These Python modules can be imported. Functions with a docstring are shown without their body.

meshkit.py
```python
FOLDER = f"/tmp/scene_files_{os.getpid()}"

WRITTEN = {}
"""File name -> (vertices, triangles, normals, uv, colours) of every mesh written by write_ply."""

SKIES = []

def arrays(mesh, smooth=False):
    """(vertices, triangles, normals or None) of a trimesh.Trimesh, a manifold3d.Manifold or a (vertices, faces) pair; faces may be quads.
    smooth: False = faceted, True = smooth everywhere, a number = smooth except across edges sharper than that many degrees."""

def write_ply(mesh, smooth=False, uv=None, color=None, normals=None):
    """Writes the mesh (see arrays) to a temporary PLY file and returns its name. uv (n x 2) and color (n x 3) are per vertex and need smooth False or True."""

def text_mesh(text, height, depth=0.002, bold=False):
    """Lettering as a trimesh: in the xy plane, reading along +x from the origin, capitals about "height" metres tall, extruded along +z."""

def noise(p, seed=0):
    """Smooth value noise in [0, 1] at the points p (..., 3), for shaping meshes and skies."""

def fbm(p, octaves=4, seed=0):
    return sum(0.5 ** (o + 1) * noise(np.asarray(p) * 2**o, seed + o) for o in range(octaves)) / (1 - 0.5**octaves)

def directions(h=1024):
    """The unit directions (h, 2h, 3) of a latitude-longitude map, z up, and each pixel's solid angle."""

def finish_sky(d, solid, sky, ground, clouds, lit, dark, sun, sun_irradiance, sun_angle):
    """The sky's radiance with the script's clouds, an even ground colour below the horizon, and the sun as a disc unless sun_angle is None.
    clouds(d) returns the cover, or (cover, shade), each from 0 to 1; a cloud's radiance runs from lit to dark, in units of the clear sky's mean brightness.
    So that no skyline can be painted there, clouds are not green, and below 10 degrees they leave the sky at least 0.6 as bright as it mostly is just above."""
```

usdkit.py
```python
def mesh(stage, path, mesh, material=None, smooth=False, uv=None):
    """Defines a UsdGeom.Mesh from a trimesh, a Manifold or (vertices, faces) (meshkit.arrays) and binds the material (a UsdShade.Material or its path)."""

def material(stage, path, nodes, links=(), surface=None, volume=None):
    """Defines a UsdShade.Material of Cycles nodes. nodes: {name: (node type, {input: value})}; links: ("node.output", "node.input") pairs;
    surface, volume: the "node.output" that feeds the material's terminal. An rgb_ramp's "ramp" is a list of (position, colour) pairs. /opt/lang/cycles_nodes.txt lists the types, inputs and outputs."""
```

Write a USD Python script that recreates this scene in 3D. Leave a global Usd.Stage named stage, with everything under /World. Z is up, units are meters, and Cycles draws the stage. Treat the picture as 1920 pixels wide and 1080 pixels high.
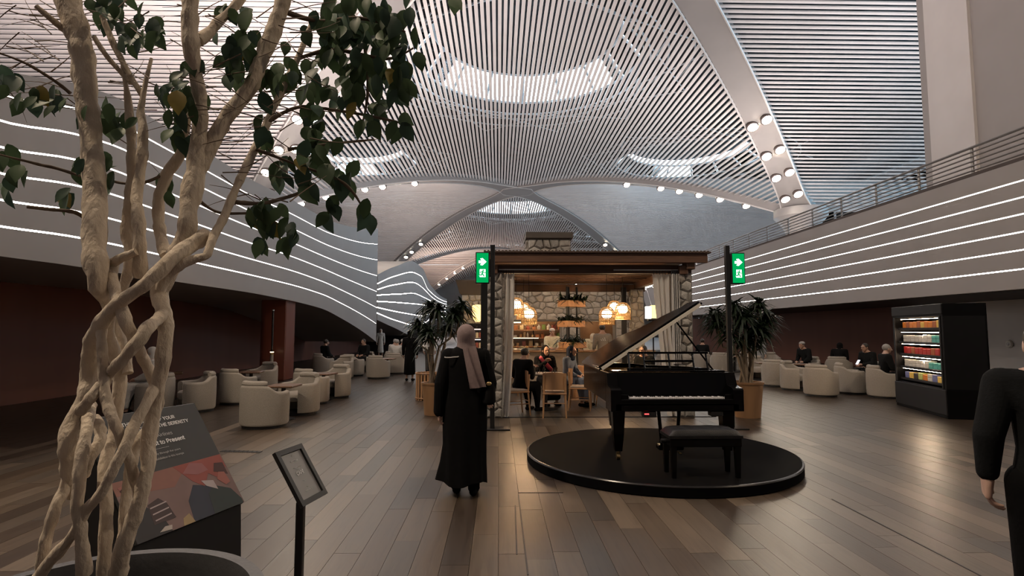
import math, random
import numpy as np
import trimesh, manifold3d, shapely, shapely.affinity
from shapely.geometry import Polygon, Point, box as sbox
from scipy.spatial import ConvexHull
import usdkit, meshkit
from pxr import Usd, UsdGeom, UsdLux, Gf, Sdf, UsdShade

stage = Usd.Stage.CreateInMemory()
UsdGeom.SetStageUpAxis(stage, UsdGeom.Tokens.z)
UsdGeom.SetStageMetersPerUnit(stage, 1.0)
UsdGeom.Xform.Define(stage, '/World')
UsdGeom.Scope.Define(stage, '/World/Looks')
PI = math.pi

# ------------------------------------------------------------------ camera
FPX = 1050.0
CAM = np.array([0, 0, 1.62])
YAW, PIT = math.atan(25 / FPX), math.atan(80 / FPX)
FW = np.array([math.sin(YAW) * math.cos(PIT), math.cos(YAW) * math.cos(PIT), math.sin(PIT)])
RT = np.array([math.cos(YAW), -math.sin(YAW), 0.0])
UP = np.cross(RT, FW)
cam = UsdGeom.Camera.Define(stage, '/World/camera')
cam.CreateHorizontalApertureAttr(36.0)
cam.CreateVerticalApertureAttr(36.0 * 1080 / 1920)
cam.CreateFocalLengthAttr(36.0 * FPX / 1920)
cam.CreateClippingRangeAttr(Gf.Vec2f(0.05, 2000))
_m = Gf.Matrix4d(1)
for _i, _r in enumerate((RT, UP, -FW, CAM)):
    _m.SetRow(_i, Gf.Vec4d(*map(float, _r), 1.0 if _i == 3 else 0.0))
cam.AddTransformOp().Set(_m)
cam.CreateExposureAttr(0.0)

# ------------------------------------------------------------------ sky and large lights
sky = UsdLux.DomeLight.Define(stage, '/World/sky')
sky.CreateIntensityAttr(4.5)
sky.CreateColorAttr(Gf.Vec3f(0.62, 0.84, 1.0))


def rect_light(name, loc, w, h, power, color, aim):
    """A RectLight that shines along the vector aim (radiance = power)."""
    l = UsdLux.RectLight.Define(stage, '/World/' + name)
    l.CreateWidthAttr(w); l.CreateHeightAttr(h)
    l.CreateIntensityAttr(power); l.CreateColorAttr(Gf.Vec3f(*color))
    z = -np.array(aim, float); z /= np.linalg.norm(z)
    x = np.cross([0, 1, 0.001], z); x /= np.linalg.norm(x)
    y = np.cross(z, x)
    m = Gf.Matrix4d(1)
    for i, r in enumerate((x, y, z, loc)):
        m.SetRow(i, Gf.Vec4d(*map(float, r), 1.0 if i == 3 else 0.0))
    l.AddTransformOp().Set(m)


WARMW = (1.0, 0.86, 0.80)
# unseen area lights above the gallery roofs, placed to brighten the ceiling vaults
rect_light('uplight_left', (-13, 16, 6.4), 6, 28, 32.0, (1.0, 0.85, 0.80), (0.05, 0.1, 1))
rect_light('uplight_right', (20, 24, 6.3), 7, 24, 6.0, (1.0, 0.88, 0.84), (-0.05, 0.1, 1))
rect_light('uplight_far_left', (-14, 60, 8.0), 6, 24, 3.6, WARMW, (0.05, 0.0, 1))
rect_light('uplight_far_right', (19, 60, 8.0), 6, 24, 2.4, (0.62, 0.83, 1.0), (0.0, 0.0, 1))  # unseen; bluish, standing in for daylight on the right far vault
# unseen area lights behind the right facade, placed to tint the ceiling bluish
rect_light('facade_daylight', (47, 26, 11), 16, 40, 7.0, (0.38, 0.74, 1.0), (-1, 0, 0.12))
rect_light('facade_daylight_far', (47, 92, 11), 16, 84, 2.4, (0.62, 0.82, 1.0), (-1, 0, 0.12))

rect_light('uplight_left_end', (-9.5, 28, 8.0), 4, 5, 32.0, WARMW, (0.4, 2.0, 1))  # unseen lamps near the roof ends, placed to brighten the central slats
rect_light('uplight_right_end', (15.5, 33, 6.4), 4, 5, 32.0, WARMW, (-0.4, 2.0, 1))
rect_light('uplight_distant', (-14, 116, 9.0), 10, 30, 6.0, (1.0, 0.72, 0.58), (0.25, 0, 1))  # unseen warm lamp that turns the most distant vault pinkish


def disk_light(name, loc, r, power, color, aim=(0, 0, -1)):
    l = UsdLux.DiskLight.Define(stage, '/World/' + name)
    l.CreateRadiusAttr(r); l.CreateIntensityAttr(power); l.CreateColorAttr(Gf.Vec3f(*color))
    z = -np.array(aim, float); z /= np.linalg.norm(z)
    x = np.cross([0, 1, 0.001], z); x /= np.linalg.norm(x)
    m = Gf.Matrix4d(1)
    for i, r_ in enumerate((x, np.cross(z, x), z, loc)):
        m.SetRow(i, Gf.Vec4d(*map(float, r_), 1.0 if i == 3 else 0.0))
    l.AddTransformOp().Set(m)


# the beams of the downlights on the near ribs, then unseen lamps behind us lighting tree and floor
WD = (1.0, 0.80, 0.58)
for i, (x, y, z) in enumerate(((16.2, 34.2, 14.4), (18.6, 37.0, 13.0), (-11.9, 34.2, 14.4), (-14.3, 37.0, 13.0))):
    disk_light('rib_beam_%d' % i, (x, y, z), 0.35, 260, WD, (-0.25 if x > 0 else 0.25, -0.6, -1))
disk_light('rib_beam_behind_left', (-8.5, 1.0, 14.5), 0.4, 900, WD, (0.35, 0.05, -1))
disk_light('rib_beam_behind_right', (13.0, 2.0, 14.5), 0.4, 420, WD, (-0.3, 0.25, -1))

# ------------------------------------------------------------------ helpers
def ray(x, y):
    return FW + RT * (x - 960) / FPX - UP * (y - 540) / FPX


def at(x, y, Y):
    d = ray(x, y); return CAM + d * (Y / d[1])


def gz(x, y, z=0.0):
    d = ray(x, y); return CAM + d * ((z - CAM[2]) / d[2])


def onx(x, y, X):
    d = ray(x, y); return CAM + d * (X / d[0])


def V(*a):
    return np.array(a, float)


def unit(v):
    v = np.asarray(v, float); return v / (np.linalg.norm(v) + 1e-12)


def rotz(a):
    c, s = math.cos(a), math.sin(a)
    return np.array([[c, -s, 0], [s, c, 0], [0, 0, 1.0]])


def rotx(a):
    c, s = math.cos(a), math.sin(a)
    return np.array([[1.0, 0, 0], [0, c, -s], [0, s, c]])


def roty(a):
    c, s = math.cos(a), math.sin(a)
    return np.array([[c, 0, s], [0, 1.0, 0], [-s, 0, c]])


class M:
    """Collects shapes into one mesh."""
    def __init__(s):
        s.v, s.f, s.n = [], [], 0

    def add(s, v, f, R=None, t=None):
        v = np.asarray(v, float); f = np.asarray(f, int)
        if f.shape[1] == 4:
            f = np.vstack([f[:, [0, 1, 2]], f[:, [0, 2, 3]]])
        if R is not None: v = v @ np.asarray(R).T
        if t is not None: v = v + np.asarray(t)
        s.v.append(v); s.f.append(f + s.n); s.n += len(v)
        return s

    def box(s, c, d, R=None):
        x, y, z = np.array(d, float) / 2
        v = np.array([[a * x, b * y, e * z] for a in (-1, 1) for b in (-1, 1) for e in (-1, 1)])
        f = [[0, 1, 3, 2], [4, 6, 7, 5], [0, 4, 5, 1], [2, 3, 7, 6], [0, 2, 6, 4], [1, 5, 7, 3]]
        return s.add(v, f, R, c)

    def cbox(s, c, d, r=0.01, R=None):
        """A box with chamfered edges."""
        h = np.array(d, float) / 2; r = min(r, h.min() * 0.9)
        p = []
        for a in (-1, 1):
            for b in (-1, 1):
                for e in (-1, 1):
                    g = np.array([a, b, e])
                    for k in range(3):
                        q = g * (h - r); q[k] = g[k] * h[k]; p.append(q)
        return s.hull(p, R, c)

    def hull(s, pts, R=None, t=None):
        pts = np.asarray(pts, float)
        h = ConvexHull(pts)
        f = h.simplices.copy()
        c = pts.mean(0)
        n = np.cross(pts[f[:, 1]] - pts[f[:, 0]], pts[f[:, 2]] - pts[f[:, 0]])
        flip = (n * (pts[f[:, 0]] - c)).sum(1) < 0
        f[flip] = f[flip][:, ::-1]
        used = np.unique(f); mp = np.zeros(len(pts), int); mp[used] = np.arange(len(used))
        return s.add(pts[used], mp[f], R, t)

    def tube(s, path, r, n=8, caps=True, sq=None):
        path = np.asarray(path, float); k = len(path)
        r = np.broadcast_to(np.asarray(r, float), (k,))
        t = np.gradient(path, axis=0); t /= np.linalg.norm(t, axis=1, keepdims=True) + 1e-12
        ref = V(0, 0, 1) if abs(t[0][2]) < 0.9 else V(0, 1, 0)
        a = np.cross(t[0], ref); a /= np.linalg.norm(a)
        rings = []
        ang = np.arange(n) * 2 * PI / n
        for i in range(k):
            a = a - t[i] * (a @ t[i]); a /= np.linalg.norm(a) + 1e-12
            b = np.cross(t[i], a)
            rings.append(path[i] + r[i] * (np.cos(ang)[:, None] * a + np.sin(ang)[:, None] * b))
        v = np.vstack(rings); f = []
        for i in range(k - 1):
            for j in range(n):
                q = (j + 1) % n
                f.append([i * n + j, i * n + q, (i + 1) * n + q, (i + 1) * n + j])
        s.add(v, f)
        if caps:
            s.add(rings[0], [[0, j + 1, j] for j in range(1, n - 1)])
            s.add(rings[-1], [[0, j, j + 1] for j in range(1, n - 1)])
        return s

    def cyl(s, a, b, r, n=12, r2=None):
        return s.tube([a, b], [r, r if r2 is None else r2], n)

    def lathe(s, prof, n=24, c=(0, 0, 0), sx=1.0, sy=1.0):
        """prof: (radius, z) from bottom to top outside."""
        prof = np.asarray(prof, float); k = len(prof)
        ang = np.arange(n) * 2 * PI / n
        v = np.vstack([np.c_[np.cos(ang) * p[0] * sx, np.sin(ang) * p[0] * sy, np.full(n, p[1])] for p in prof])
        f = []
        for i in range(k - 1):
            for j in range(n):
                q = (j + 1) % n
                f.append([i * n + j, i * n + q, (i + 1) * n + q, (i + 1) * n + j])
        s.add(v, f, None, c)
        return s

    def disc(s, c, r, n=24, up=True):
        ang = np.arange(n) * 2 * PI / n
        v = np.vstack([[0, 0, 0], np.c_[np.cos(ang) * r, np.sin(ang) * r, np.zeros(n)]])
        f = [[0, 1 + j, 1 + (j + 1) % n] for j in range(n)]
        if not up: f = [x[::-1] for x in f]
        return s.add(v, f, None, c)

    def ell(s, c, r, n=2, R=None):
        m = ICO[n]
        return s.add(m[0] * np.asarray(r), m[1], R, c)

    def prism(s, poly, h, R=None, t=None):
        """A shapely polygon (or point list) in xy extruded along +z by h."""
        if not hasattr(poly, 'geom_type'): poly = Polygon(poly)
        for g in getattr(poly, 'geoms', [poly]):
            m = trimesh.creation.extrude_polygon(g, h, engine='earcut')
            s.add(m.vertices, m.faces, R, t)
        return s

    def man(s, man):
        m = man.to_mesh(); return s.add(m.vert_properties[:, :3], m.tri_verts)

    def grid(s, P, flip=False):
        """P (a, b, 3) points as a sheet of quads."""
        a, b = P.shape[:2]; f = []
        for i in range(a - 1):
            for j in range(b - 1):
                q = [i * b + j, (i + 1) * b + j, (i + 1) * b + j + 1, i * b + j + 1]
                f.append(q[::-1] if flip else q)
        return s.add(P.reshape(-1, 3), f)

    def slab(s, P, off):
        """A sheet with thickness: P (a, b, 3), the back at P + off (closed around the rim)."""
        a, b = P.shape[:2]; Q = P + np.asarray(off)
        s.grid(P); s.grid(Q, True)
        rim = [(i, 0) for i in range(a)] + [(a - 1, j) for j in range(1, b)] + [(i, b - 1) for i in range(a - 2, -1, -1)] + [(0, j) for j in range(b - 2, -1, -1)]
        A = np.array([P[i] for i in rim]); B = np.array([Q[i] for i in rim]); n = len(rim)
        return s.add(np.vstack([A, B]), [[k, n + k, n + k + 1, k + 1] for k in range(n - 1)])

    def out(s):
        return np.vstack(s.v), np.vstack(s.f)


ICO = {}
for _k in (0, 1, 2, 3):
    _q = trimesh.creation.icosphere(subdivisions=_k); ICO[_k] = (np.array(_q.vertices), np.array(_q.faces))

_count = {}


def numbered(path):
    k = _count.get(path, 0); _count[path] = k + 1
    return path if k == 0 else '%s_%03d' % (path, k)


def tag(p, label=None, cat=None, group=None, kind=None):
    p = p.GetPrim() if hasattr(p, 'GetPrim') else p
    for k, v in (('label', label), ('category', cat), ('group', group), ('kind', kind)):
        if v: p.SetCustomDataByKey(k, v)
    return p


def obj(name, mesh, material, parent=None, label=None, cat=None, group=None, kind=None, smooth=30):
    path = numbered((str(parent.GetPath()) if parent is not None else '/World') + '/' + name)
    if isinstance(mesh, M): mesh = mesh.out()
    p = usdkit.mesh(stage, path, mesh, material, smooth=smooth).GetPrim()
    return tag(p, label, cat, group, kind)


def thing(name, label=None, cat=None, loc=(0, 0, 0), rz=0.0, group=None, kind=None):
    x = UsdGeom.Xform.Define(stage, numbered('/World/' + name))
    x.AddTranslateOp().Set(Gf.Vec3d(*map(float, loc)))
    x.AddRotateZOp().Set(math.degrees(rz))
    return tag(x, label, cat, group, kind)


def dup(root, loc, rz=0.0, label=None, group=None):
    was = root.GetCustomData()
    r = thing(root.GetName().rstrip('0123456789').rstrip('_'), label or was.get('label'), was.get('category'), loc, rz, group or was.get('group'))
    r.GetReferences().AddInternalReference(root.GetPath())
    r.SetInstanceable(True)
    return r


def place(root, loc, rz, label=None, group=None):
    x = UsdGeom.Xformable(root)
    ops = x.GetOrderedXformOps()
    ops[0].Set(Gf.Vec3d(*map(float, loc))); ops[1].Set(math.degrees(rz))
    return tag(root, label, None, group)


ORD = ('first', 'second', 'third', 'fourth', 'fifth', 'sixth', 'seventh', 'eighth', 'ninth', 'tenth', 'eleventh', 'twelfth', 'thirteenth', 'fourteenth', 'fifteenth', 'sixteenth', 'seventeenth', 'eighteenth')


class Proto:
    """The first call moves the thing itself, later calls make copies."""
    def __init__(s, build): s.build, s.root = build, None

    def __call__(s, loc, rz, label, group=None):
        if s.root is None:
            s.root = s.build(); return place(s.root, loc, rz, label, group)
        return dup(s.root, loc, rz, label, group)


# ------------------------------------------------------------------ materials
def pm(name, c1, c2=None, rough=0.5, scale=6.0, metal=0.0, bump=0.0, bscale=None, spec=0.5, coat=0.0, stretch=None, emit=None, es=0.0, transl=0.0, rnd=None):
    """A principled material whose colour wanders between c1 and c2 with noise (rnd: also per object)."""
    c2 = c2 if c2 is not None else tuple(min(1, x * 0.82) for x in c1)
    nodes = {'tc': ('texture_coordinate', {}), 'mp': ('mapping', {'scale': stretch or (1, 1, 1)}),
             'n': ('noise_texture', {'scale': scale, 'detail': 4.0, 'roughness': 0.6}),
             'r': ('rgb_ramp', {'ramp': [(0.3, c1), (0.72, c2)]}),
             'p': ('principled_bsdf', {'roughness': rough, 'metallic': metal, 'specular_ior_level': spec, 'coat_weight': coat})}
    links = [('tc.object', 'mp.vector'), ('mp.vector', 'n.vector'), ('n.fac', 'r.fac')]
    col = 'r.color'
    if rnd:
        nodes['oi'] = (('object_info', {}) if rnd[0] == 'object' else ('geometry', {}))
        nodes['mr'] = ('map_range', {'to_min': 1 - rnd[1], 'to_max': 1 + rnd[1]})
        nodes['hs'] = ('hsv', {})
        links += [('oi.random' if rnd[0] == 'object' else 'oi.random_per_island', 'mr.value'), ('mr.result', 'hs.value'), (col, 'hs.color')]
        col = 'hs.color'
    links.append((col, 'p.base_color'))
    if emit is not None:
        nodes['p'][1].update({'emission_color': emit, 'emission_strength': es})
    if bump:
        nodes['bn'] = ('noise_texture', {'scale': bscale or scale * 4, 'detail': 4.0})
        nodes['b'] = ('bump', {'strength': bump, 'distance': 0.02})
        links += [('mp.vector', 'bn.vector'), ('bn.fac', 'b.height'), ('b.normal', 'p.normal')]
    surf = 'p.BSDF'
    if transl:
        nodes['tl'] = ('translucent_bsdf', {}); nodes['mx'] = ('mix_closure', {'fac': transl})
        links += [(col, 'tl.color'), ('p.BSDF', 'mx.closure1'), ('tl.BSDF', 'mx.closure2')]
        surf = 'mx.closure'
    return usdkit.material(stage, '/World/Looks/' + name, nodes, links, surface=surf)


def em(name, color, strength):
    return usdkit.material(stage, '/World/Looks/' + name, {'e': ('emission', {'color': color, 'strength': strength})}, [], surface='e.emission')


def glass(name, tint=(1, 1, 1), g=0.04):
    return usdkit.material(stage, '/World/Looks/' + name, {'t': ('transparent_bsdf', {'color': tint}), 'g': ('glossy_bsdf', {'roughness': g}), 'f': ('fresnel', {'IOR': 1.45}), 'm': ('mix_closure', {})},
                           [('f.fac', 'm.fac'), ('t.BSDF', 'm.closure1'), ('g.BSDF', 'm.closure2')], surface='m.closure')


MT = {}
MT['slat'] = pm('slat_white', (0.62, 0.59, 0.58), (0.56, 0.53, 0.52), 0.45, 0.6)
MT['rib'] = pm('rib_grey', (0.27, 0.255, 0.25), (0.24, 0.23, 0.225), 0.4, 0.5)
MT['lip'] = pm('rib_lip', (0.5, 0.48, 0.47), (0.46, 0.44, 0.43), 0.4, 0.5)
MT['deck'] = pm('deck_dark', (0.018, 0.018, 0.02), (0.012, 0.012, 0.014), 0.8, 0.5)
MT['steel'] = pm('truss_steel', (0.55, 0.56, 0.58), (0.5, 0.5, 0.52), 0.4, 1.0)
MT['panel'] = pm('panel_white', (0.335, 0.31, 0.30), (0.31, 0.287, 0.278), 0.5, 0.7)
MT['led'] = em('led_white', (1.0, 0.93, 0.88), 9.0)
MT['lamp'] = em('downlight_warm', (1.0, 0.88, 0.70), 60.0)
MT['brown'] = pm('wall_brown', (0.15, 0.063, 0.045), (0.125, 0.052, 0.037), 0.6, 1.2, stretch=(1, 1, 0.1), spec=0.2)
MT['redwood'] = pm('column_red', (0.17, 0.05, 0.032), (0.13, 0.04, 0.028), 0.4, 3.0, stretch=(1, 1, 0.1))
MT['soffit'] = pm('soffit_dark', (0.07, 0.05, 0.045), None, 0.6, 2)
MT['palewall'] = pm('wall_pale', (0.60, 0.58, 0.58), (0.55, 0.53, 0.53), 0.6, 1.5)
MT['black'] = pm('black_matt', (0.012, 0.012, 0.013), (0.009, 0.009, 0.01), 0.5, 5)
MT['blackmetal'] = pm('black_metal', (0.02, 0.02, 0.021), (0.015, 0.015, 0.016), 0.35, 5, metal=0.3)
MT['rail'] = pm('rail_steel', (0.30, 0.29, 0.285), (0.26, 0.25, 0.25), 0.35, 4, metal=0.6)
MT['glass'] = glass('pane_glass')
MT['white'] = pm('plain_white', (0.7, 0.69, 0.67), None, 0.5, 4)
# ================================================================== THE SETTING
AX, HX, HY = 2.2, 21.0, 25.0          # hall axis, half bay in x and in y
ZC, ZD = 18.6, 8.3                     # crossing height, fall of a rib to its column
BUL = 0.0
DECKZ = 22.1


def zrib(t):
    return ZC - ZD * np.abs(t) ** 1.9


def vault_z(du, dv, hu, hv):
    """Height of a diamond field: slats run along v, du is their offset across."""
    t = min(abs(du) / hu, 0.999); L = hv * (1 - t)
    return zrib(t) + BUL * (1 - t) ** 1.5 * (1 - (np.asarray(dv) / L) ** 2)


def slat_mesh(c, kind, o, w, dep=0.07, n=2, clip=None, through=False):
    """One slat at offset o of the diamond centred at c. kind 'D' runs in depth, 'X' runs across."""
    hu, hv = (HX, HY) if kind == 'D' else (HY, HX)
    L = hv * (1 - abs(o) / hu) - 0.25
    if L < 0.5: return None
    s = np.linspace(-L, L, n)
    if through == 'all' or (through and o > 0): s = np.linspace(-L, HX, n)
    elif clip is not None:
        s = np.linspace(max(-L, clip[0]), min(L, clip[1]), n)
        if s[-1] - s[0] < 0.4: return None
    z = zrib(min(abs(o) / hu, 0.999)) + 0 * s
    rows = []
    for a, b in ((-w / 2, 0), (w / 2, 0), (w / 2, dep), (-w / 2, dep)):
        if kind == 'D': rows.append(np.c_[c[0] + o + a + 0 * s, c[1] + s, z + b])
        else: rows.append(np.c_[c[0] + s, c[1] + o - a + 0 * s, z + b])
    P = np.stack(rows + [rows[0]], 1)
    m = M().grid(P, kind == 'X' or True)
    e = np.array([r[0] for r in rows]); g = np.array([r[-1] for r in rows])
    m.add(e, [[0, 1, 2, 3]]).add(g, [[3, 2, 1, 0]])
    return m


def field(c, kind, pitch, single, clip=None, orange=None, through=False, dep=0.07):
    hu = HX if kind == 'D' else HY
    root = thing('ceiling', loc=(0, 0, 0), kind='structure')
    k = int(hu / pitch); joined = M(); any_ = False
    for i in range(-k, k + 1):
        if orange and not (orange[0] <= i * pitch <= orange[1]): continue
        m = slat_mesh(c, kind, i * pitch, pitch * 0.62, dep=dep, n=2, clip=clip, through=through)
        if m is None: continue
        if single: obj('slat', m, MT['slat'], root, smooth=False)
        else:
            v, f = m.out(); joined.add(v, f); any_ = True
    if any_: obj('slat', joined, MT['slat'], root, kind='stuff', smooth=False)
    return root


PITCH = 0.31
field((AX, 42), 'D', PITCH, True)
field((AX + HX, 17), 'X', PITCH, True, clip=(-HX, HX), orange=(-6, 25), through=True)
field((AX - HX, 17), 'X', PITCH, True, clip=(-HX, HX), orange=(-6, 25), dep=0.12)
field((AX, 92), 'D', PITCH, False)
field((AX, 142), 'D', 0.45, False)
field((AX, -8), 'D', 0.45, False)
field((AX + HX, 67), 'X', PITCH, False, through='all', dep=0.3)
field((AX - HX, 67), 'X', PITCH, False, dep=0.3)
field((AX + HX, 117), 'X', 0.45, False)
field((AX - HX, 117), 'X', 0.45, False)

# the roof deck above the slats, with a round hole under every skylight
holes = [(AX, y) for y in (42, 92, 142)] + [(AX + sx * HX, y) for sx in (-1, 1) for y in (17, 67, 117)]
deck = sbox(-48, -20, 52, 178)
SR = 9.1
for hx, hy in holes:
    deck = deck.difference(Point(hx, hy).buffer(SR, 24))
obj('ceiling', M().prism(deck, 0.4, t=(0, 0, DECKZ)), MT['deck'], label='dark roof deck above the slats', kind='structure', smooth=False)


def build_skylight(part_blocked=False):
    root = thing('window', 'round roof skylight', kind='structure')
    obj('curb', M().lathe([(SR + 0.02, 0.0), (SR - 0.25, 0.05), (SR - 0.25, 0.75), (SR + 0.02, 0.75)], 48), MT['deck'], root)
    r0, z0, r1, z1 = SR - 0.2, 0.75, 7.3, (2.7 if not part_blocked else 1.9)
    for k in range(16):
        a0, a1 = 2 * PI * (k + 0.04) / 16, 2 * PI * (k + 0.96) / 16
        aa = np.linspace(a0, a1, 4)
        P = np.array([[[r * math.cos(a), r * math.sin(a), z] for a in aa] for r, z in ((r0, z0), (r1, z1))])
        blind = part_blocked and k % 4 in (1, 2)  # opaque panes added to break up the bright skylight patches
        obj('blind' if blind else 'pane', M().slab(P, (0, 0, 0.03)), MT['deck'] if blind else MT['glass'], root, smooth=False)
    for k in range(16):
        a = 2 * PI * k / 16
        obj('mullion', M().tube([(r0 * math.cos(a), r0 * math.sin(a), z0), (r1 * math.cos(a), r1 * math.sin(a), z1)], 0.11, 6), MT['steel'], root)
    aa = np.linspace(0, 2 * PI, 49)
    for r, z in ((r0, z0), (r1, z1)):
        obj('ring_beam', M().tube(np.c_[r * np.cos(aa), r * np.sin(aa), 0 * aa + z], 0.12, 6, False), MT['steel'], root)
    obj('cap', M().lathe([(0.01, 2.75), (r1 + .1, 2.72), (r1 + .1, 3.0), (0.01, 3.2)], 48), MT['deck'], root)
    # space frame under the deck around the opening
    for r in (9.3, 10.6, 12.4):
        obj('hoop', M().tube(np.c_[r * np.cos(aa), r * np.sin(aa), 0 * aa - 0.12], 0.07, 5, False), MT['steel'], root)
    for k in range(12):
        a, b = 2 * PI * k / 12, 2 * PI * (k + 1.5) / 12
        obj('strut', M().tube([(9.2 * math.cos(a), 9.2 * math.sin(a), -0.2), (14 * math.cos(b), 14 * math.sin(b), -0.25)], 0.06, 5), MT['steel'], root)
        b2 = 2 * PI * (k - 1.5) / 12
        obj('strut', M().tube([(9.2 * math.cos(a), 9.2 * math.sin(a), -0.2), (14 * math.cos(b2), 14 * math.sin(b2), -0.25)], 0.06, 5), MT['steel'], root)
    return root


skl = Proto(build_skylight); skl2 = Proto(lambda: build_skylight(True))
skl((AX, 42, DECKZ), 0, 'round skylight ringed with bright glazing above the near ceiling slats')
for hx, hy in holes[1:]:
    far = 'far beyond the café' if abs(hx - AX) < 1 else ('over the right-hand gallery' if hx > AX else 'over the left-hand gallery')
    (skl if abs(hx - AX) < 1 else skl2)((hx, hy, DECKZ), 0, 'round skylight behind the slats %s, %s' % (far, {17: 'nearest', 67: 'second', 117: 'third', 92: 'first', 142: 'last'}[hy]))


# ribs: grey bands along the diagonals, from each crossing down to the columns
def rib(cy, sx, sy, name='rib'):
    t = np.linspace(0, 1, 26)
    x, y = AX + sx * HX * t, cy + sy * HY * t
    z = zrib(t) - 0.12
    d = unit(V(sx * HX, sy * HY, 0)); nrm = V(-d[1], d[0], 0)
    w = 0.80 + 1.3 * np.exp(-((t) / 0.06) ** 1.2) + 0.5 * np.clip((t - 0.9) / 0.1, 0, 1) ** 2
    P = np.c_[x, y, z]
    rows = [P + nrm * w[:, None], P - nrm * w[:, None]]
    up_ = V(0, 0, 0.7)
    G = np.stack([rows[0], rows[1], rows[1] + up_, rows[0] + up_, rows[0]], 1)
    root = thing('trim', kind='structure')
    obj('rib', M().grid(G), MT['rib'], root)
    for s in (1, -1):
        e = P + nrm * (s * (w + 0.06))[:, None]
        obj('rib_lip', M().tube(e + V(0, 0, -0.03), 0.06, 5), MT['lip'], root)
    return P, nrm, w


RIBS = {}
for cy in (17, 67, 117):
    for sx in (-1, 1):
        for sy in (-1, 1):
            if cy == 17 and sy == -1: continue
            RIBS[cy, sx, sy] = rib(cy, sx, sy)
for cy in (17, 67, 117):       # the flat node plate where the ribs cross
    obj('trim', M().lathe([(0.01, -0.2), (2.0, -0.2), (2.3, 0.0), (2.3, 0.5)], 32, (AX, cy, ZC)), MT['rib'], kind='structure')

for sx in (-1, 1):
    for cy in (42, 92, 142):
        cx = AX + sx * HX
        obj('column', M().lathe([(0.8, 0), (0.8, 6), (0.9, 8.5), (1.3, 9.6), (1.9, 10.3), (1.9, 10.9)], 32, (cx, cy, 0)), MT['rib'], kind='structure',
            label='grey round roof column on the %s side, %s' % ('right' if sx > 0 else 'left', {42: 'nearest', 92: 'middle', 142: 'farthest'}[cy]), cat='column')


# rib downlights, in pairs
def build_downlight():
    root = thing('ceiling_light', 'round downlight', 'ceiling light')
    T = rotx(-0.62)
    hs = M().lathe([(0.01, 0.12), (0.36, 0.10), (0.38, -0.10), (0.32, -0.14), (0.30, -0.05), (0.01, -0.04)], 20).out()
    obj('housing', M().add(*hs, R=T, t=(0, 0, -0.1)), MT['soffit'], root)
    ln = M().lathe([(0.29, -0.07), (0.22, -0.15), (0.01, -0.18)][::-1], 20).out()
    obj('lens', M().add(*ln, R=T, t=(0, 0, -0.1)), MT['lamp'], root)
    return root


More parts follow.
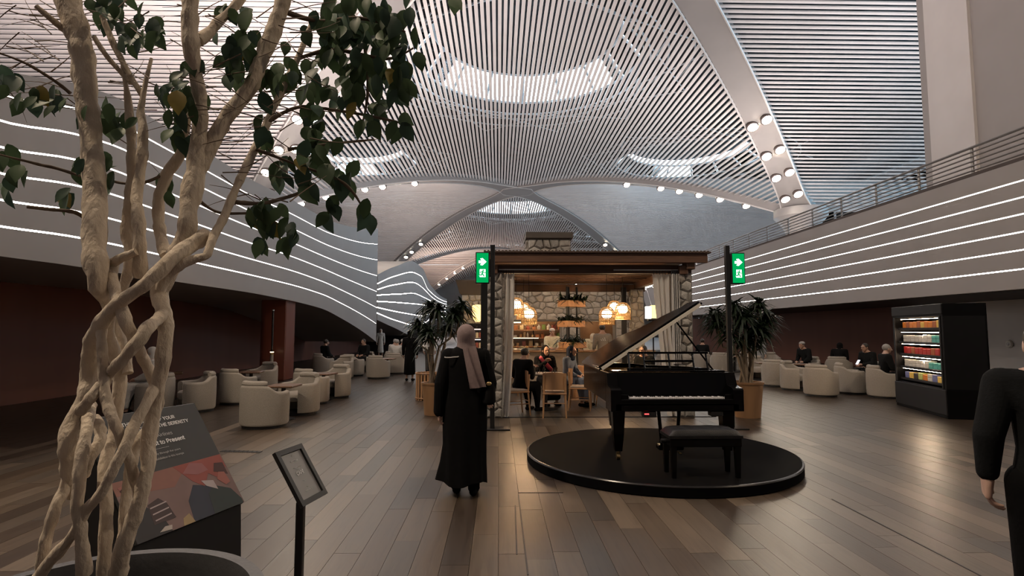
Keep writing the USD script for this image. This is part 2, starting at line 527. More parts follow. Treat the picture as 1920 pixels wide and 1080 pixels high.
dl = Proto(build_downlight)
for (cy, sx, sy), ts, side in (((17, 1, 1), (0.66, 0.755, 0.83, 0.905), 'right-hand near'), ((17, -1, 1), (0.66, 0.755, 0.83, 0.905), 'left-hand near')):
    P, nrm, w = RIBS[cy, sx, sy]
    for k, t in enumerate(ts):
        for j, q in enumerate((-0.5, 0.45)):
            tt = t + 0.012 * j
            p = np.array([np.interp(tt, np.linspace(0, 1, 26), P[:, i]) for i in range(3)]) + nrm * q
            dl(p, 0, '%s downlight of the %s pair down the %s ceiling rib' % ('outer' if (j == 0) == (sx > 0) else 'inner', ('top', 'second', 'third', 'lowest')[k], side), 'downlights on the near ribs')
for sx in (-1, 1):
    P, nrm, w = RIBS[67, sx, -1]
    for t in (0.5, 0.62, 0.68, 0.74, 0.80, 0.87):
        p = np.array([np.interp(t, np.linspace(0, 1, 26), P[:, i]) for i in range(3)])
        dl(p, 0, '%s small downlight down the rim of the %s pale vault' % (ORD[(0.5, 0.62, 0.68, 0.74, 0.80, 0.87).index(t)], 'right' if sx > 0 else 'left'), 'downlights on the %s vault rim' % ('right' if sx > 0 else 'left'))
    P, nrm, w = RIBS[67, sx, 1]
    for t in (0.66, 0.74, 0.79, 0.86, 0.9):
        p = np.array([np.interp(t, np.linspace(0, 1, 26), P[:, i]) for i in range(3)])
        dl(p, 0, '%s small downlight down the %s leg of the far slatted arch' % (ORD[(0.66, 0.74, 0.79, 0.86, 0.9).index(t)], 'right' if sx > 0 else 'left'), 'downlights on the %s leg of the far arch' % ('right' if sx > 0 else 'left'))
    P, nrm, w = RIBS[117, sx, 1]
    for t in (0.5, 0.6, 0.7, 0.8):
        p = np.array([np.interp(t, np.linspace(0, 1, 26), P[:, i]) for i in range(3)])
        dl(p, 0, '%s tiny downlight down the most distant %s ceiling rib' % (ORD[(0.5, 0.6, 0.7, 0.8).index(t)], 'right' if sx > 0 else 'left'), 'downlights on the distant %s rib' % ('right' if sx > 0 else 'left'))

# ---------------------------------------------------------------- floor of boards
FLOORX0, FLOORX1 = -14.0, 26.0


def plank_mat(name, rnd):
    nodes = {'tc': ('geometry', {}), 'mp': ('mapping', {'scale': (14, 1.1, 14)}),
             'n': ('noise_texture', {'scale': 1.6, 'detail': 5.0, 'roughness': 0.62, 'distortion': 0.4}),
             'oi': (rnd[0], {}), 'r0': ('rgb_ramp', {'ramp': [(0.0, (0.038, 0.027, 0.019)), (0.25, (0.075, 0.054, 0.038)), (0.5, (0.105, 0.080, 0.058)), (0.75, (0.060, 0.050, 0.041)), (1.0, (0.155, 0.120, 0.088))]}),
             'r1': ('rgb_ramp', {'ramp': [(0.25, (0.72, 0.70, 0.68)), (0.75, (1.12, 1.12, 1.12))]}),
             'mu': ('mix', {'mix_type': 'multiply', 'fac': 1.0}),
             'rr': ('map_range', {'to_min': 0.30, 'to_max': 0.46}),
             'b': ('bump', {'strength': 0.25, 'distance': 0.004}),
             'p': ('principled_bsdf', {'specular_ior_level': 0.4})}
    links = [('tc.position', 'mp.vector'), ('mp.vector', 'n.vector'), (rnd[1], 'r0.fac'), ('n.fac', 'r1.fac'), ('r0.color', 'mu.color1'), ('r1.color', 'mu.color2'),
             ('mu.color', 'p.base_color'), ('n.fac', 'rr.value'), ('rr.result', 'p.roughness'), ('n.fac', 'b.height'), ('b.normal', 'p.normal')]
    return usdkit.material(stage, '/World/Looks/' + name, nodes, links, surface='p.BSDF')


MT['plank'] = plank_mat('floor_board', ('object_info', 'oi.random'))
MT['plank_far'] = plank_mat('floor_board_far', ('geometry', 'oi.random_per_island'))
floor = thing('floor', kind='structure')
obj('subfloor', M().box((3, 78, -0.06), (100, 200, 0.08)), MT['soffit'], floor, smooth=False)
rng = random.Random(5)
near, fars = [], []
PW = 0.2
for i in range(int(FLOORX0 / PW), int(FLOORX1 / PW)):
    y = 2.6 + rng.uniform(-1.6, 0)
    while y < 46:
        l = rng.choice((1.1, 1.4, 1.7, 2.0)) if y < 24 else 3.2
        x0 = i * PW
        d = math.hypot(x0 + PW / 2, y + l / 2)
        vis = (abs(x0 - y * 0.024) < 0.95 * (y + l) + 0.3) and y + l > 3.2
        (near if vis else fars).append((d if vis else 1e9, x0, y, l)); y += l
near.sort()
far_m = M()
for k, (d, x0, y, l) in enumerate(near + fars):
    g, ch = 0.0002, 0.0012
    dz = rng.uniform(-0.0006, 0.0006)
    v = [(x0 + g, y + g, -0.02), (x0 + PW - g, y + g, -0.02), (x0 + PW - g, y + l - g, -0.02), (x0 + g, y + l - g, -0.02),
         (x0 + g + ch, y + g + ch, dz), (x0 + PW - g - ch, y + g + ch, dz), (x0 + PW - g - ch, y + l - g - ch, dz), (x0 + g + ch, y + l - g - ch, dz)]
    f = [[4, 5, 6, 7], [0, 1, 5, 4], [1, 2, 6, 5], [2, 3, 7, 6], [3, 0, 4, 7]]
    if k < 299: obj('floorboard', M().add(v, f), MT['plank'], floor, smooth=False)
    else: far_m.add(v, f)
obj('floorboard', far_m, MT['plank_far'], floor, kind='stuff', smooth=False)
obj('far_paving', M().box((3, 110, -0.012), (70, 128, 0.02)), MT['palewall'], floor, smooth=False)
# hatch seams let into the boards
seam = M()
for a, b in (((1560, 936), (1770, 1044)), ((1770, 1044), (1862, 1092)), ((972, 924), (1056, 924)), ((972, 928), (990, 1078)), ((966, 948), (969, 1040))):
    p, q = gz(*a), gz(*b); d = unit(q - p); s = V(-d[1], d[0], 0) * 0.006
    seam.prism([tuple((p + s)[:2]), tuple((q + s)[:2]), tuple((q - s)[:2]), tuple((p - s)[:2])], 0.003, t=(0, 0, 0.0004))
obj('hatch_seam', seam, MT['black'], floor, label='dark metal seam of a floor hatch', smooth=False)


ga, gb = gz(414, 846), gz(490, 848)
fgm = M()
for k in range(9):
    q = ga + (gb - ga) * (k + .5) / 9; fgm.cbox((q[0], q[1], .004), (.055, .09, .008), .002)
obj('floor_grille', fgm, MT['black'], floor, label='dark floor grille left of the walkway', smooth=False)

# ---------------------------------------------------------------- white sculpted walls with light lines
def led_wall(name, X, out, ys, tabs, top, bot, thick, lh=0.016):
    """A wall in the plane x = X facing out (+1/-1): bands of panel between light lines. tabs: six arrays of z over ys."""
    root = thing(name, kind='structure')
    Z = [bot] + list(tabs) + [top]
    yy = np.linspace(ys[0], ys[-1], 110)
    from scipy.interpolate import PchipInterpolator as PI_
    C = [PI_(ys, z)(yy) for z in Z]
    for k in range(len(C) - 1):
        a = C[k] + (lh if k else 0); b = C[k + 1] - (lh if k < len(C) - 2 else 0)
        P = np.stack([np.c_[X + 0 * yy, yy, a], np.c_[X + 0 * yy, yy, b]], 1)
        if out < 0: P = P[:, ::-1]
        obj('wall_panel', M().slab(P, (-out * 0.25, 0, 0)), MT['panel'], root, smooth=False)
    for k in range(1, len(C) - 1):
        P = np.stack([np.c_[X - out * 0.02 + 0 * yy, yy, C[k] - lh], np.c_[X - out * 0.02 + 0 * yy, yy, C[k] + lh]], 1)
        if out < 0: P = P[:, ::-1]
        obj('led_strip', M().slab(P, (-out * 0.05, 0, 0)), MT['led'], root, label='glowing light line', smooth=False)
    # the body behind, so that the volume has depth
    P = np.stack([np.c_[X - out * 0.25 + 0 * yy, yy, C[0] + .02], np.c_[X - out * 0.25 + 0 * yy, yy, C[-1] - .02]], 1)
    if out < 0: P = P[:, ::-1]
    obj('volume', M().slab(P, (-out * thick, 0, 0)), MT['panel'], root, smooth=False)
    return root


yk = V(0, 4, 7.64, 8.95, 10.1, 12.3, 14.9, 18.1, 21.6, 24.2, 31.4)
sA = V(.40, .43, .474, .524, .546, .546, .544, .562, .570, .593, .714)
sF = V(.19, .20, .2086, .220, .224, .224, .2245, .222, .207, .176, .057)
lines = [1.62 + 6.8 * (sF + (sA - sF) * k / 5) for k in range(6)]
span = lines[5] - lines[0]
LTOP, LBOT = lines[5] + 0.2 * span, lines[0] - 0.225 * span
led_wall('wall_left', -6.8, 1, yk, lines, LTOP, LBOT, 30)
# the second, nosed volume beyond it
pxs = {0: [(708, 587), (740, 600), (783, 611), (797, 605), (813, 595), (827, 594), (850, 592)],
       1: [(708, 576.5), (747, 585), (787, 592), (807, 588), (820, 585), (835, 584), (850, 583)],
       2: [(708, 565), (750, 567.5), (800, 573), (815, 577), (825, 578), (835, 578), (850, 577)],
       3: [(708, 553.5), (747, 551.5), (783, 552), (800, 560), (815, 568), (830, 573), (850, 574)],
       4: [(708, 543), (740, 534), (783, 532.5), (793, 540), (810, 557), (820, 564), (850, 570)],
       5: [(708, 532), (740, 518), (780, 512.5), (790, 518), (803, 543), (825, 561), (850, 566)]}
top2 = [(708, 515), (740, 500), (780, 493), (792, 503), (806, 533), (828, 556), (850, 562)]
bot2 = [(708, 600), (740, 615), (777, 630), (790, 627), (806, 607), (820, 599), (850, 598)]


def tab(pts, ys2, X):
    from scipy.interpolate import PchipInterpolator as PI_
    q = np.array([onx(a, b, X) for a, b in pts]); return PI_(q[:, 1], q[:, 2])(np.clip(ys2, q[0, 1], q[-1, 1]))


X2 = -7.0
ys2 = np.linspace(onx(708, 560, X2)[1], onx(838, 560, X2)[1], 48)
led_wall('wall_left', X2, 1, ys2, [tab(pxs[k], ys2, X2) for k in range(6)], tab(top2, ys2, X2), tab(bot2, ys2, X2), 6, 0.035)
# right: straight, with its far end sweeping up
yr = np.r_[0, 6, 12, 20, 28, 34, np.linspace(36, 47.6, 24)]


def rise(y0): return np.minimum(3.0, 0.5 * np.log1p(np.exp((yr - y0) * 2.4)) * 0.95)


sR = (.1175, .154, .1885, .2225, .2545, .2865)
XR = 12.3
led_wall('wall_right', XR, -1, yr, [np.minimum(1.62 + XR * s + rise((44.4, 42.8, 41.6, 40.6, 39.7, 38.9)[k]), 5.62 - 0.09 * (6 - k)) for k, s in enumerate(sR)], 5.62 + 0 * yr, 2.6 + rise(45.6), 30, 0.019)
# gallery railing on top of the right wall
rail = thing('railing', 'grey metal gallery railing of many horizontal bars along the top of the right wall', 'railing')
for k in range(7):
    obj('bar', M().cyl((XR + 0.25, 0, 5.72 + 0.125 * k), (XR + 0.25, 41, 5.72 + 0.125 * k), 0.022 if k < 6 else 0.035, 6), MT['rail'], rail)
for k in range(22):
    obj('post', M().cbox((XR + 0.29, 1.0 + 1.9 * k, 6.04), (0.05, 0.07, 0.86), 0.008), MT['rail'], rail)
obj('kerb', M().box((XR + 0.2, 20.5, 5.66), (0.4, 41, 0.09)), MT['soffit'], rail)

# recessed brown walls below, soffits, a black sheet in the far gap
obj('wall_left', M().box((-10.8, 21, 1.75), (0.2, 50, 3.5)), MT['brown'], kind='structure', smooth=False)
obj('wall_right', M().box((16.3, 34.8, 1.3), (0.2, 26.6, 2.6)), MT['brown'], kind='structure', smooth=False)
obj('wall_right', M().box((16.2, 8.5, 1.3), (0.2, 26, 2.6)), MT['palewall'], kind='structure', smooth=False)
obj('trim', M().box((16.12, 21.5, 1.3), (0.06, 0.12, 2.6)), MT['blackmetal'], kind='structure', smooth=False)
obj('baseboard_right', M().box((16.15, 8.5, 0.06), (0.06, 26, 0.12)), MT['black'], kind='structure', smooth=False)
obj('ceiling', M().box((14.6, 20.5, 2.62), (4.2, 41, 0.06)), MT['soffit'], kind='structure', smooth=False)
obj('wall_back', M().box((-8.2, 46, 1.1), (5.4, 0.3, 2.2)), MT['black'], kind='structure', smooth=False)  # black sheet added to fill the dark gap under the nosed volume
# tall wall with a lighter pilaster that stands on the right gallery
pier = thing('wall_right', kind='structure')
obj('wall_block', M().box((17.6, 9.2, 13.4), (6.4, 18.0, 15.5)), MT['panel'], pier, smooth=False)
obj('pilaster', M().box((14.37, 16.95, 13.4), (0.14, 1.7, 15.4)), MT['slat'], pier, smooth=False)
fc = thing('window', label='tall unseen glazed facade on the far right side', kind='structure')  # unseen glazing set in front of the bluish facade lights
for k in range(29): obj('mullion', M().box((45.6, 8 + 4.4 * k, 11), (.2, .12, 16)), MT['steel'], fc, smooth=False)
for k in range(5): obj('transom', M().box((45.6, 70, 3 + 4 * k), (.16, 126, .12)), MT['steel'], fc, smooth=False)
obj('pane', M().box((45.7, 70, 11), (.02, 126, 16)), MT['glass'], fc, smooth=False)
# closing walls of the hall, mostly unseen, which keep stray sky light out
obj('wall_back', M().box((3, -19, 10), (100, 0.4, 24)), MT['panel'], kind='structure', smooth=False)
obj('wall_front', M().box((3, 174, 10), (100, 0.4, 24)), MT['panel'], kind='structure', smooth=False)
obj('wall_left', M().box((-47, 78, 10), (0.4, 196, 24)), MT['panel'], kind='structure', smooth=False)
obj('wall_right', M().box((50, 78, 10), (0.4, 196, 24)), MT['panel'], kind='structure', smooth=False)
# ================================================================== FIGURES
Man = manifold3d.Manifold
_IC = ICO[2][0]
_IC1 = ICO[1][0]


def sp(c, r, fine=True):
    return (_IC if fine else _IC1) * np.asarray(r, float) + np.asarray(c, float)


def hullm(*pts):
    return Man.hull_points(np.vstack(pts).tolist())


def bone(a, ra, b, rb, fine=False):
    return hullm(sp(a, ra, fine), sp(b, rb, fine))


def chain(pts, rs, fine=False):
    return [bone(pts[i], rs[i], pts[i + 1], rs[i + 1], fine) for i in range(len(pts) - 1)]


def union(parts):
    return Man.batch_boolean(parts, manifold3d.OpType.Add)


def soften(man, length=None, it=6):
    if length: man = man.refine_to_length(length)
    m = man.to_mesh()
    t = trimesh.Trimesh(m.vert_properties[:, :3], m.tri_verts, process=True)
    trimesh.smoothing.filter_taubin(t, 0.5, 0.53, it)
    return np.array(t.vertices), np.array(t.faces)


def hand_parts(w, d, n, side, curl=0.5, s=1.0):
    """A hand at wrist w pointing along d; n is the back-of-hand normal; side +1: the thumb on +cross(d, n)."""
    d = unit(d); n = unit(n - d * (n @ d)); a = np.cross(d, n) * side
    out_ = [hullm(sp(w, 0.026 * s, False), sp(w + d * 0.085 * s + a * 0.03 * s, 0.014 * s, False), sp(w + d * 0.08 * s - a * 0.032 * s, 0.013 * s, False), sp(w + d * 0.03 * s + a * 0.032 * s, 0.015 * s, False), sp(w + d * 0.025 * s - a * 0.026 * s, 0.014 * s, False))]
    for k, (o, l) in enumerate(((0.029, 0.078), (0.010, 0.086), (-0.010, 0.080), (-0.029, 0.064))):
        p = w + d * (0.086 - 0.004 * abs(k - 1)) * s + a * o * s
        pts, ang = [p], 0.0
        for q in (0.45, 0.32, 0.23):
            ang += curl * (0.75 + 0.1 * k)
            p = p + (d * math.cos(ang) - n * math.sin(ang)) * l * q * s; pts.append(p)
        out_ += chain(pts, [0.0095 * s, 0.009 * s, 0.008 * s, 0.0065 * s])
    p0 = w + d * 0.022 * s + a * 0.026 * s
    p1 = p0 + (d * 0.6 + a * 0.75 - n * 0.25) * 0.042 * s
    p2 = p1 + (d * 0.9 + a * 0.25 - n * 0.3) * 0.032 * s
    p3 = p2 + (d * 0.95 - n * 0.35) * 0.024 * s
    out_ += chain([p0, p1, p2, p3], [0.017 * s, 0.012 * s, 0.0105 * s, 0.008 * s])
    return out_


def head_parts(c, f, u):
    """Skull, jaw, nose, ears and neck root around c; f faces forward, u up."""
    f = unit(f); u = unit(u - f * (u @ f)); a = np.cross(f, u)
    B = np.c_[a, f, u]

    def e(o, r): return _IC * np.asarray(r) @ B.T + c + B @ np.asarray(o, float)
    return [hullm(e((0, -0.012, 0.025), (0.074, 0.092, 0.088)), e((0, 0.035, -0.075), (0.038, 0.04, 0.035)), e((0, 0.02, -0.04), (0.058, 0.06, 0.05))),
            hullm(e((0, 0.088, 0.012), (0.009, 0.01, 0.01)), e((0, 0.112, -0.022), (0.012, 0.011, 0.010)), e((0, 0.085, -0.028), (0.019, 0.012, 0.008))),
            hullm(e((0, 0.078, -0.058), (0.024, 0.012, 0.008))),
            hullm(e((0, 0.072, 0.03), (0.055, 0.022, 0.012))),
            hullm(e((0.077, -0.005, -0.005), (0.009, 0.02, 0.032))), hullm(e((-0.077, -0.005, -0.005), (0.009, 0.02, 0.032)))], B


SKIN = pm('skin', (0.42, 0.25, 0.18), (0.36, 0.21, 0.15), 0.5, 12)
SKIN2 = pm('skin_pale', (0.50, 0.33, 0.26), (0.44, 0.28, 0.22), 0.5, 12)
HAIR = pm('hair_dark', (0.018, 0.014, 0.012), (0.03, 0.024, 0.02), 0.5, 60)
HAIRG = pm('hair_grey', (0.32, 0.31, 0.30), (0.22, 0.21, 0.2), 0.6, 60)
EYE = pm('eye_dark', (0.02, 0.015, 0.012), None, 0.2, 20)
CLOTH = {}


def cloth(name, c, rough=0.85):
    if name not in CLOTH:
        CLOTH[name] = pm('cloth_' + name, c, tuple(x * 0.8 for x in c), rough, 18, bump=0.15, spec=0.08)
    return CLOTH[name]


BLK = cloth('black', (0.0055, 0.0055, 0.006)); WHT = cloth('white', (0.55, 0.54, 0.52)); GRY = cloth('grey', (0.12, 0.115, 0.11))
NAVY = cloth('navy', (0.03, 0.04, 0.065)); CREAM = cloth('cream', (0.62, 0.56, 0.40)); PINK = cloth('pink', (0.40, 0.07, 0.10))
BLUE = cloth('bluegrey', (0.13, 0.16, 0.22)); HIJ = cloth('dusty_rose', (0.27, 0.205, 0.20)); DKB = cloth('dark', (0.011, 0.012, 0.013))


def pose_stand(h=1.70, arms=None):
    s = h / 1.70
    j = dict(pel=(0, 0, .94), waist=(0, 0.0, 1.09), chest=(0, 0.01, 1.28), neck=(0, 0.01, 1.45), head=(0, -.02, 1.595),
             sl=(-.175, .01, 1.40), sr=(.175, .01, 1.40), el=(-.225, .03, 1.12), er=(.225, .03, 1.12), wl=(-.235, -.04, .88), wr=(.235, -.04, .88),
             hl=(-.09, 0, .92), hr=(.09, 0, .92), kl=(-.10, -.015, .50), kr=(.10, -.015, .50), al=(-.10, .02, .09), ar=(.10, .02, .09), tl=(-.115, -.13, .035), tr=(.115, -.13, .035))
    if arms: j.update(arms)
    return {k: V(*v) * s for k, v in j.items()}


def pose_sit(lean=0.1, arms=None, h=1.70, seat=0.45):
    s = h / 1.70
    up = seat + .08
    def L(x, y, z):     # torso point leaning forward (towards -y)
        return (x, y * math.cos(lean) - z * math.sin(lean), up + z * math.cos(lean) + y * math.sin(lean))
    j = dict(pel=(0, 0, up), waist=L(0, .01, .16), chest=L(0, .01, .34), neck=L(0, .0, .51), head=L(0, -.035, .65),
             sl=L(-.175, .01, .46), sr=L(.175, .01, .46), el=L(-.23, -.06, .20), er=L(.23, -.06, .20), wl=L(-.13, -.27, .17), wr=L(.13, -.27, .17),
             hl=(-.09, -.01, up), hr=(.09, -.01, up), kl=(-.12, -.42, up + .01), kr=(.12, -.42, up + .01), al=(-.12, -.40, .09), ar=(.12, -.40, .09), tl=(-.13, -.54, .04), tr=(.13, -.54, .04))
    if arms: j.update({k: (L(*v[1:]) if v[0] == 'L' else v) for k, v in arms.items()})
    return {k: V(*v) * (s if True else 1) for k, v in j.items()}


def figure(label, j, loc, rz, top=BLK, bottom=None, robe=None, hair='dark', skin=SKIN, scarf=None, group=None, eyes=False, face=None, cap=None, shoes=BLK, fine=False, detail=None, hem=0.12, curl=0.55, hs=1.0):
    """One person: a continuous body (head, neck, hands, limbs) and clothes as parts. bottom None: trousers like the top. robe: a long garment's material."""
    root = thing('person', label, 'person', loc, rz, group)
    F = fine
    sh = j['sr'] - j['sl']
    front = unit(np.cross(V(0, 0, 1), sh)) * -1 if False else unit(np.cross(sh, V(0, 0, 1))) * -1
    if front[1] > 0: front = -front
    f = unit(V(*face)) if face is not None else unit(front + V(0, 0, -0.05))
    upv = unit(j['head'] - j['neck'] + V(0, 0, 0.2))
    hp, B = head_parts(j['head'], f, upv)
    body = hp + [bone(j['head'] - upv * 0.05 - f * 0.02, 0.055, j['neck'] - upv * 0.03, 0.060, True)]
    body += [hullm(sp(j['neck'], .06), sp(j['sl'], .045), sp(j['sr'], .045), sp(j['chest'], (.13, .09, .1))), hullm(sp(j['chest'], (.13, .09, .1)), sp(j['waist'], (.115, .085, .08))), hullm(sp(j['waist'], (.115, .085, .08)), sp(j['pel'], (.14, .10, .09)))]
    for a, s in (('l', -1), ('r', 1)):
        body += chain([j['s' + a], j['e' + a], j['w' + a]], [.045, .036, .024])
        body += chain([j['h' + a], j['k' + a], j['a' + a]], [.072, .05, .034])
        body += [bone(j['a' + a] - V(0, 0, .03), .03, j['t' + a], .028)]
        d = unit(j['w' + a] - j['e' + a])
        nn = unit(np.cross(d, V(0, 0, 1)) * s + V(s * 0.6, 0, 0.3)) if abs(d[2]) < 0.9 else V(s, 0.15, 0)
        nn = nn if abs(d[2]) > 0.6 else unit(V(s * 0.3, 0, 1))
        # the thumb points to the front / to the middle
        th = np.cross(d, unit(nn - d * (nn @ d)))
        want = f if abs(d[2]) > 0.6 else V(-s, 0, 0)
        body += hand_parts(j['w' + a] + d * .005, d, nn, 1 if th @ want > 0 else -1, curl, hs)
    bm = union(body)
    obj('body', soften(bm, 0.02 if fine else None, 4 if fine else 1), skin, root, smooth=True)
    e = 0.020
    tops = [hullm(sp(j['neck'] - V(0, 0, .012), (.078, .074, .032)), sp(j['sl'], .055 + e), sp(j['sr'], .055 + e), sp(j['chest'], (.15, .105, .10))),
            hullm(sp(j['chest'], (.15, .105, .10)), sp(j['waist'], (.135, .105, .09))), hullm(sp(j['waist'], (.135, .105, .09)), sp(j['pel'], (.158, .12, .07)))]
    for a in 'lr':
        tops += chain([j['s' + a], j['e' + a], j['w' + a] - unit(j['w' + a] - j['e' + a]) * .02], [.058 + e, .046 + e * .8, .034 + e * .6], F)
    if robe is not None:
        pts = []
        hemz = max(hem, 0.05)
        fl = 0.06
        seated = abs(j['kl'][1] - j['hl'][1]) > 0.25
        if seated:
            tops += [hullm(sp(j['hl'], .10), sp(j['hr'], .10), sp(j['kl'], .085), sp(j['kr'], .085)), hullm(sp(j['kl'], .085), sp(j['kr'], .085), sp(j['al'] + V(-.02, -.02, hemz - .02), .07), sp(j['ar'] + V(.02, -.02, hemz - .02), .07))]
        else:
            ring = [V(math.cos(q) * .23, math.sin(q) * .20, hemz) + (j['al'] + j['ar']) / 2 * V(1, 1, 0) for q in np.linspace(0, 2 * PI, 14, False)]
            tops += [hullm(sp(j['pel'], (.165, .13, .12)), np.array(ring))]
    obj('robe' if robe is not None else 'top', soften(union(tops), 0.03 if fine else None, 4 if fine else 1), robe if robe is not None else top, root, smooth=50)
    if robe is None:
        lg = [hullm(sp(j['pel'], (.15, .115, .07)), sp(j['hl'], .095), sp(j['hr'], .095))]
        for a in 'lr':
            lg += chain([j['h' + a], j['k' + a], j['a' + a] - V(0, 0, .01)], [.098, .074, .058], F)
        obj('trousers', soften(union(lg), 0.03 if fine else None, 4 if fine else 1), bottom or top, root, smooth=50)
    for a in 'lr':
        q, t_ = j['a' + a], j['t' + a]
        obj('shoe', M().man(hullm(sp(V(q[0], q[1], .045) - unit((t_ - q) * V(1, 1, 0)) * .03, (.042, .05, .042)), sp(t_, (.046, .06, .033)))), shoes, root)

    def e_(o, r): return _IC * np.asarray(r) @ B.T + j['head'] + B @ np.asarray(o, float)
    if scarf is not None:
        hood = [hullm(e_((0, -0.035, 0.028), (0.095, 0.098, 0.105)), e_((0, -0.035, -0.06), (0.088, 0.075, 0.06))),
                hullm(e_((0, -0.03, -0.06), (0.088, 0.078, 0.05)), sp(j['neck'] - V(0, 0, .03), (.11, .095, .045))),
                hullm(e_((0, 0.035, -0.115), (0.055, 0.04, 0.025)), sp(j['neck'] - V(0, 0, .03) + front * .02, (.11, .095, .045)))]
        obj('headscarf', soften(union(hood), 0.02 if fine else None, 3), scarf, root, smooth=True)
    elif hair:
        hm = {'dark': HAIR, 'grey': HAIRG}[hair]
        cap_ = Man.hull_points(e_((0, -0.024, 0.036), (0.083, 0.092, 0.088)).tolist()) - Man.hull_points(np.vstack([e_((0, 0.10, -0.05), (0.085, 0.085, 0.09)), e_((0, 0.16, 0.0), (0.085, 0.085, 0.09))]).tolist()) - Man.hull_points(e_((0, 0.0, -0.12), (0.2, 0.2, 0.07)).tolist())
        obj('hair', M().man(cap_), hm, root)
    if cap is not None:
        obj('cap', M().man(hullm(e_((0, -0.02, 0.062), (0.088, 0.097, 0.062)))), cap, root)
    if eyes:
        for s in (-1, 1):
            obj('eye', M().man(hullm(e_((s * .031, 0.081, 0.012), (0.012, 0.008, 0.007)))), EYE, root)
        obj('mouth', M().man(hullm(e_((0, 0.087, -0.058), (0.02, 0.005, 0.004)))), PINK, root)
    if detail: detail(root, j, B, e_)
    return root
# ================================================================== PLATFORM, PIANO, BENCH
GLOSS = pm('piano_black', (0.003, 0.003, 0.0035), (0.0025, 0.0025, 0.003), 0.16, 3, spec=0.2)
PLATM = pm('platform_black', (0.005, 0.005, 0.0055), (0.004, 0.004, 0.0045), 0.7, 8, spec=0.02)
IVORY = pm('key_ivory', (0.72, 0.72, 0.74), (0.68, 0.68, 0.70), 0.25, 8)
BRASS = pm('brass', (0.75, 0.55, 0.26), (0.65, 0.47, 0.2), 0.28, 9, metal=1.0)
GOLD = pm('plate_gold', (0.40, 0.26, 0.10), (0.34, 0.22, 0.09), 0.4, 9, metal=0.7)
SPRUCE = pm('soundboard', (0.30, 0.17, 0.08), (0.25, 0.14, 0.065), 0.4, 4, stretch=(10, 1, 1))
PALEEDGE = pm('lid_edge_painted_sheen', (0.80, 0.75, 0.66), (0.74, 0.69, 0.6), 0.3, 8)  # pale colour stands in for the reflection along the lid front
LEATHER = pm('bench_leather', (0.006, 0.0065, 0.0075), (0.005, 0.005, 0.006), 0.4, 30, bump=0.2)
PX0, PY0, PH = 1.28, 6.43, 0.12
plat = thing('stage_platform', 'low round black platform standing on the wooden floor under the grand piano', 'platform', (2.0, 7.13, 0))
R0 = 1.64
obj('side', M().lathe([(R0 - .03, 0.0), (R0, 0.012), (R0, PH - 0.016), (R0 - .006, PH - .006)], 96), PLATM, plat)
obj('top', M().lathe([(R0 - .02, PH - 0.004), (R0 - .03, PH), (0.001, PH)], 96), PLATM, plat)
obj('edge_trim', M().lathe([(R0 + .002, PH - .02), (R0 + .004, PH - .012), (R0 - .004, PH - .002), (R0 - .02, PH + .001)], 96), pm('trim_gloss', (0.03, 0.03, 0.032), None, 0.2, 5, metal=0.4), plat, label='shiny rim')

pn = thing('grand_piano', 'black lacquered grand piano with its lid propped open on the round platform', 'piano', (PX0, PY0, PH))
WP, LP = 1.53, 2.28
ss = np.linspace(0, 1, 26)
# plan of the case behind the keyboard: straight bass side (x = 0), bent treble side
bent = [(WP, 0.30), (WP, 0.95), (WP - .03, 1.12), (WP - .12, 1.32), (WP - .28, 1.50), (WP - .46, 1.64), (WP - .60, 1.78), (WP - .68, 1.95), (WP - .74, 2.12), (WP - .84, 2.23), (WP - .98, 2.28), (0.30, 2.28), (0.12, 2.24), (0.03, 2.15), (0, 2.02)]
plan = Polygon([(0, 0.30)] + bent)
ringp = plan.difference(plan.buffer(-0.035))
TOPZ, BOTZ = 1.00, 0.66
obj('case', M().prism(ringp, TOPZ - BOTZ, t=(0, 0, BOTZ)).prism(plan.buffer(-.03), 0.03, t=(0, 0, BOTZ + .02)), GLOSS, pn)
obj('soundboard', M().prism(plan.buffer(-.036), 0.012, t=(0, 0, 0.86)), SPRUCE, pn)
fr = M()
inner = plan.buffer(-.06)
fr.prism(inner.difference(inner.buffer(-.07)), 0.02, t=(0, 0, 0.905))
for k in range(5):
    x = .18 + .27 * k
    l = shapely.LineString([(x, .4), (x * .72 + .05, 2.3)]).buffer(.018).intersection(inner)
    if not l.is_empty: fr.prism(l, 0.03, t=(0, 0, 0.905))
obj('iron_plate', fr, GOLD, pn)
st = M()
for k in range(40):
    x = .1 + .033 * k
    l = shapely.LineString([(x, .42), (x * .75 + .04, 2.3)]).intersection(inner.buffer(-.05))
    if l.length > .2:
        c = np.array(l.coords if l.geom_type == 'LineString' else l.geoms[0].coords); st.tube(np.c_[c, np.full(len(c), .945)], .0022, 3)
obj('string', st, BRASS, pn, kind='stuff')
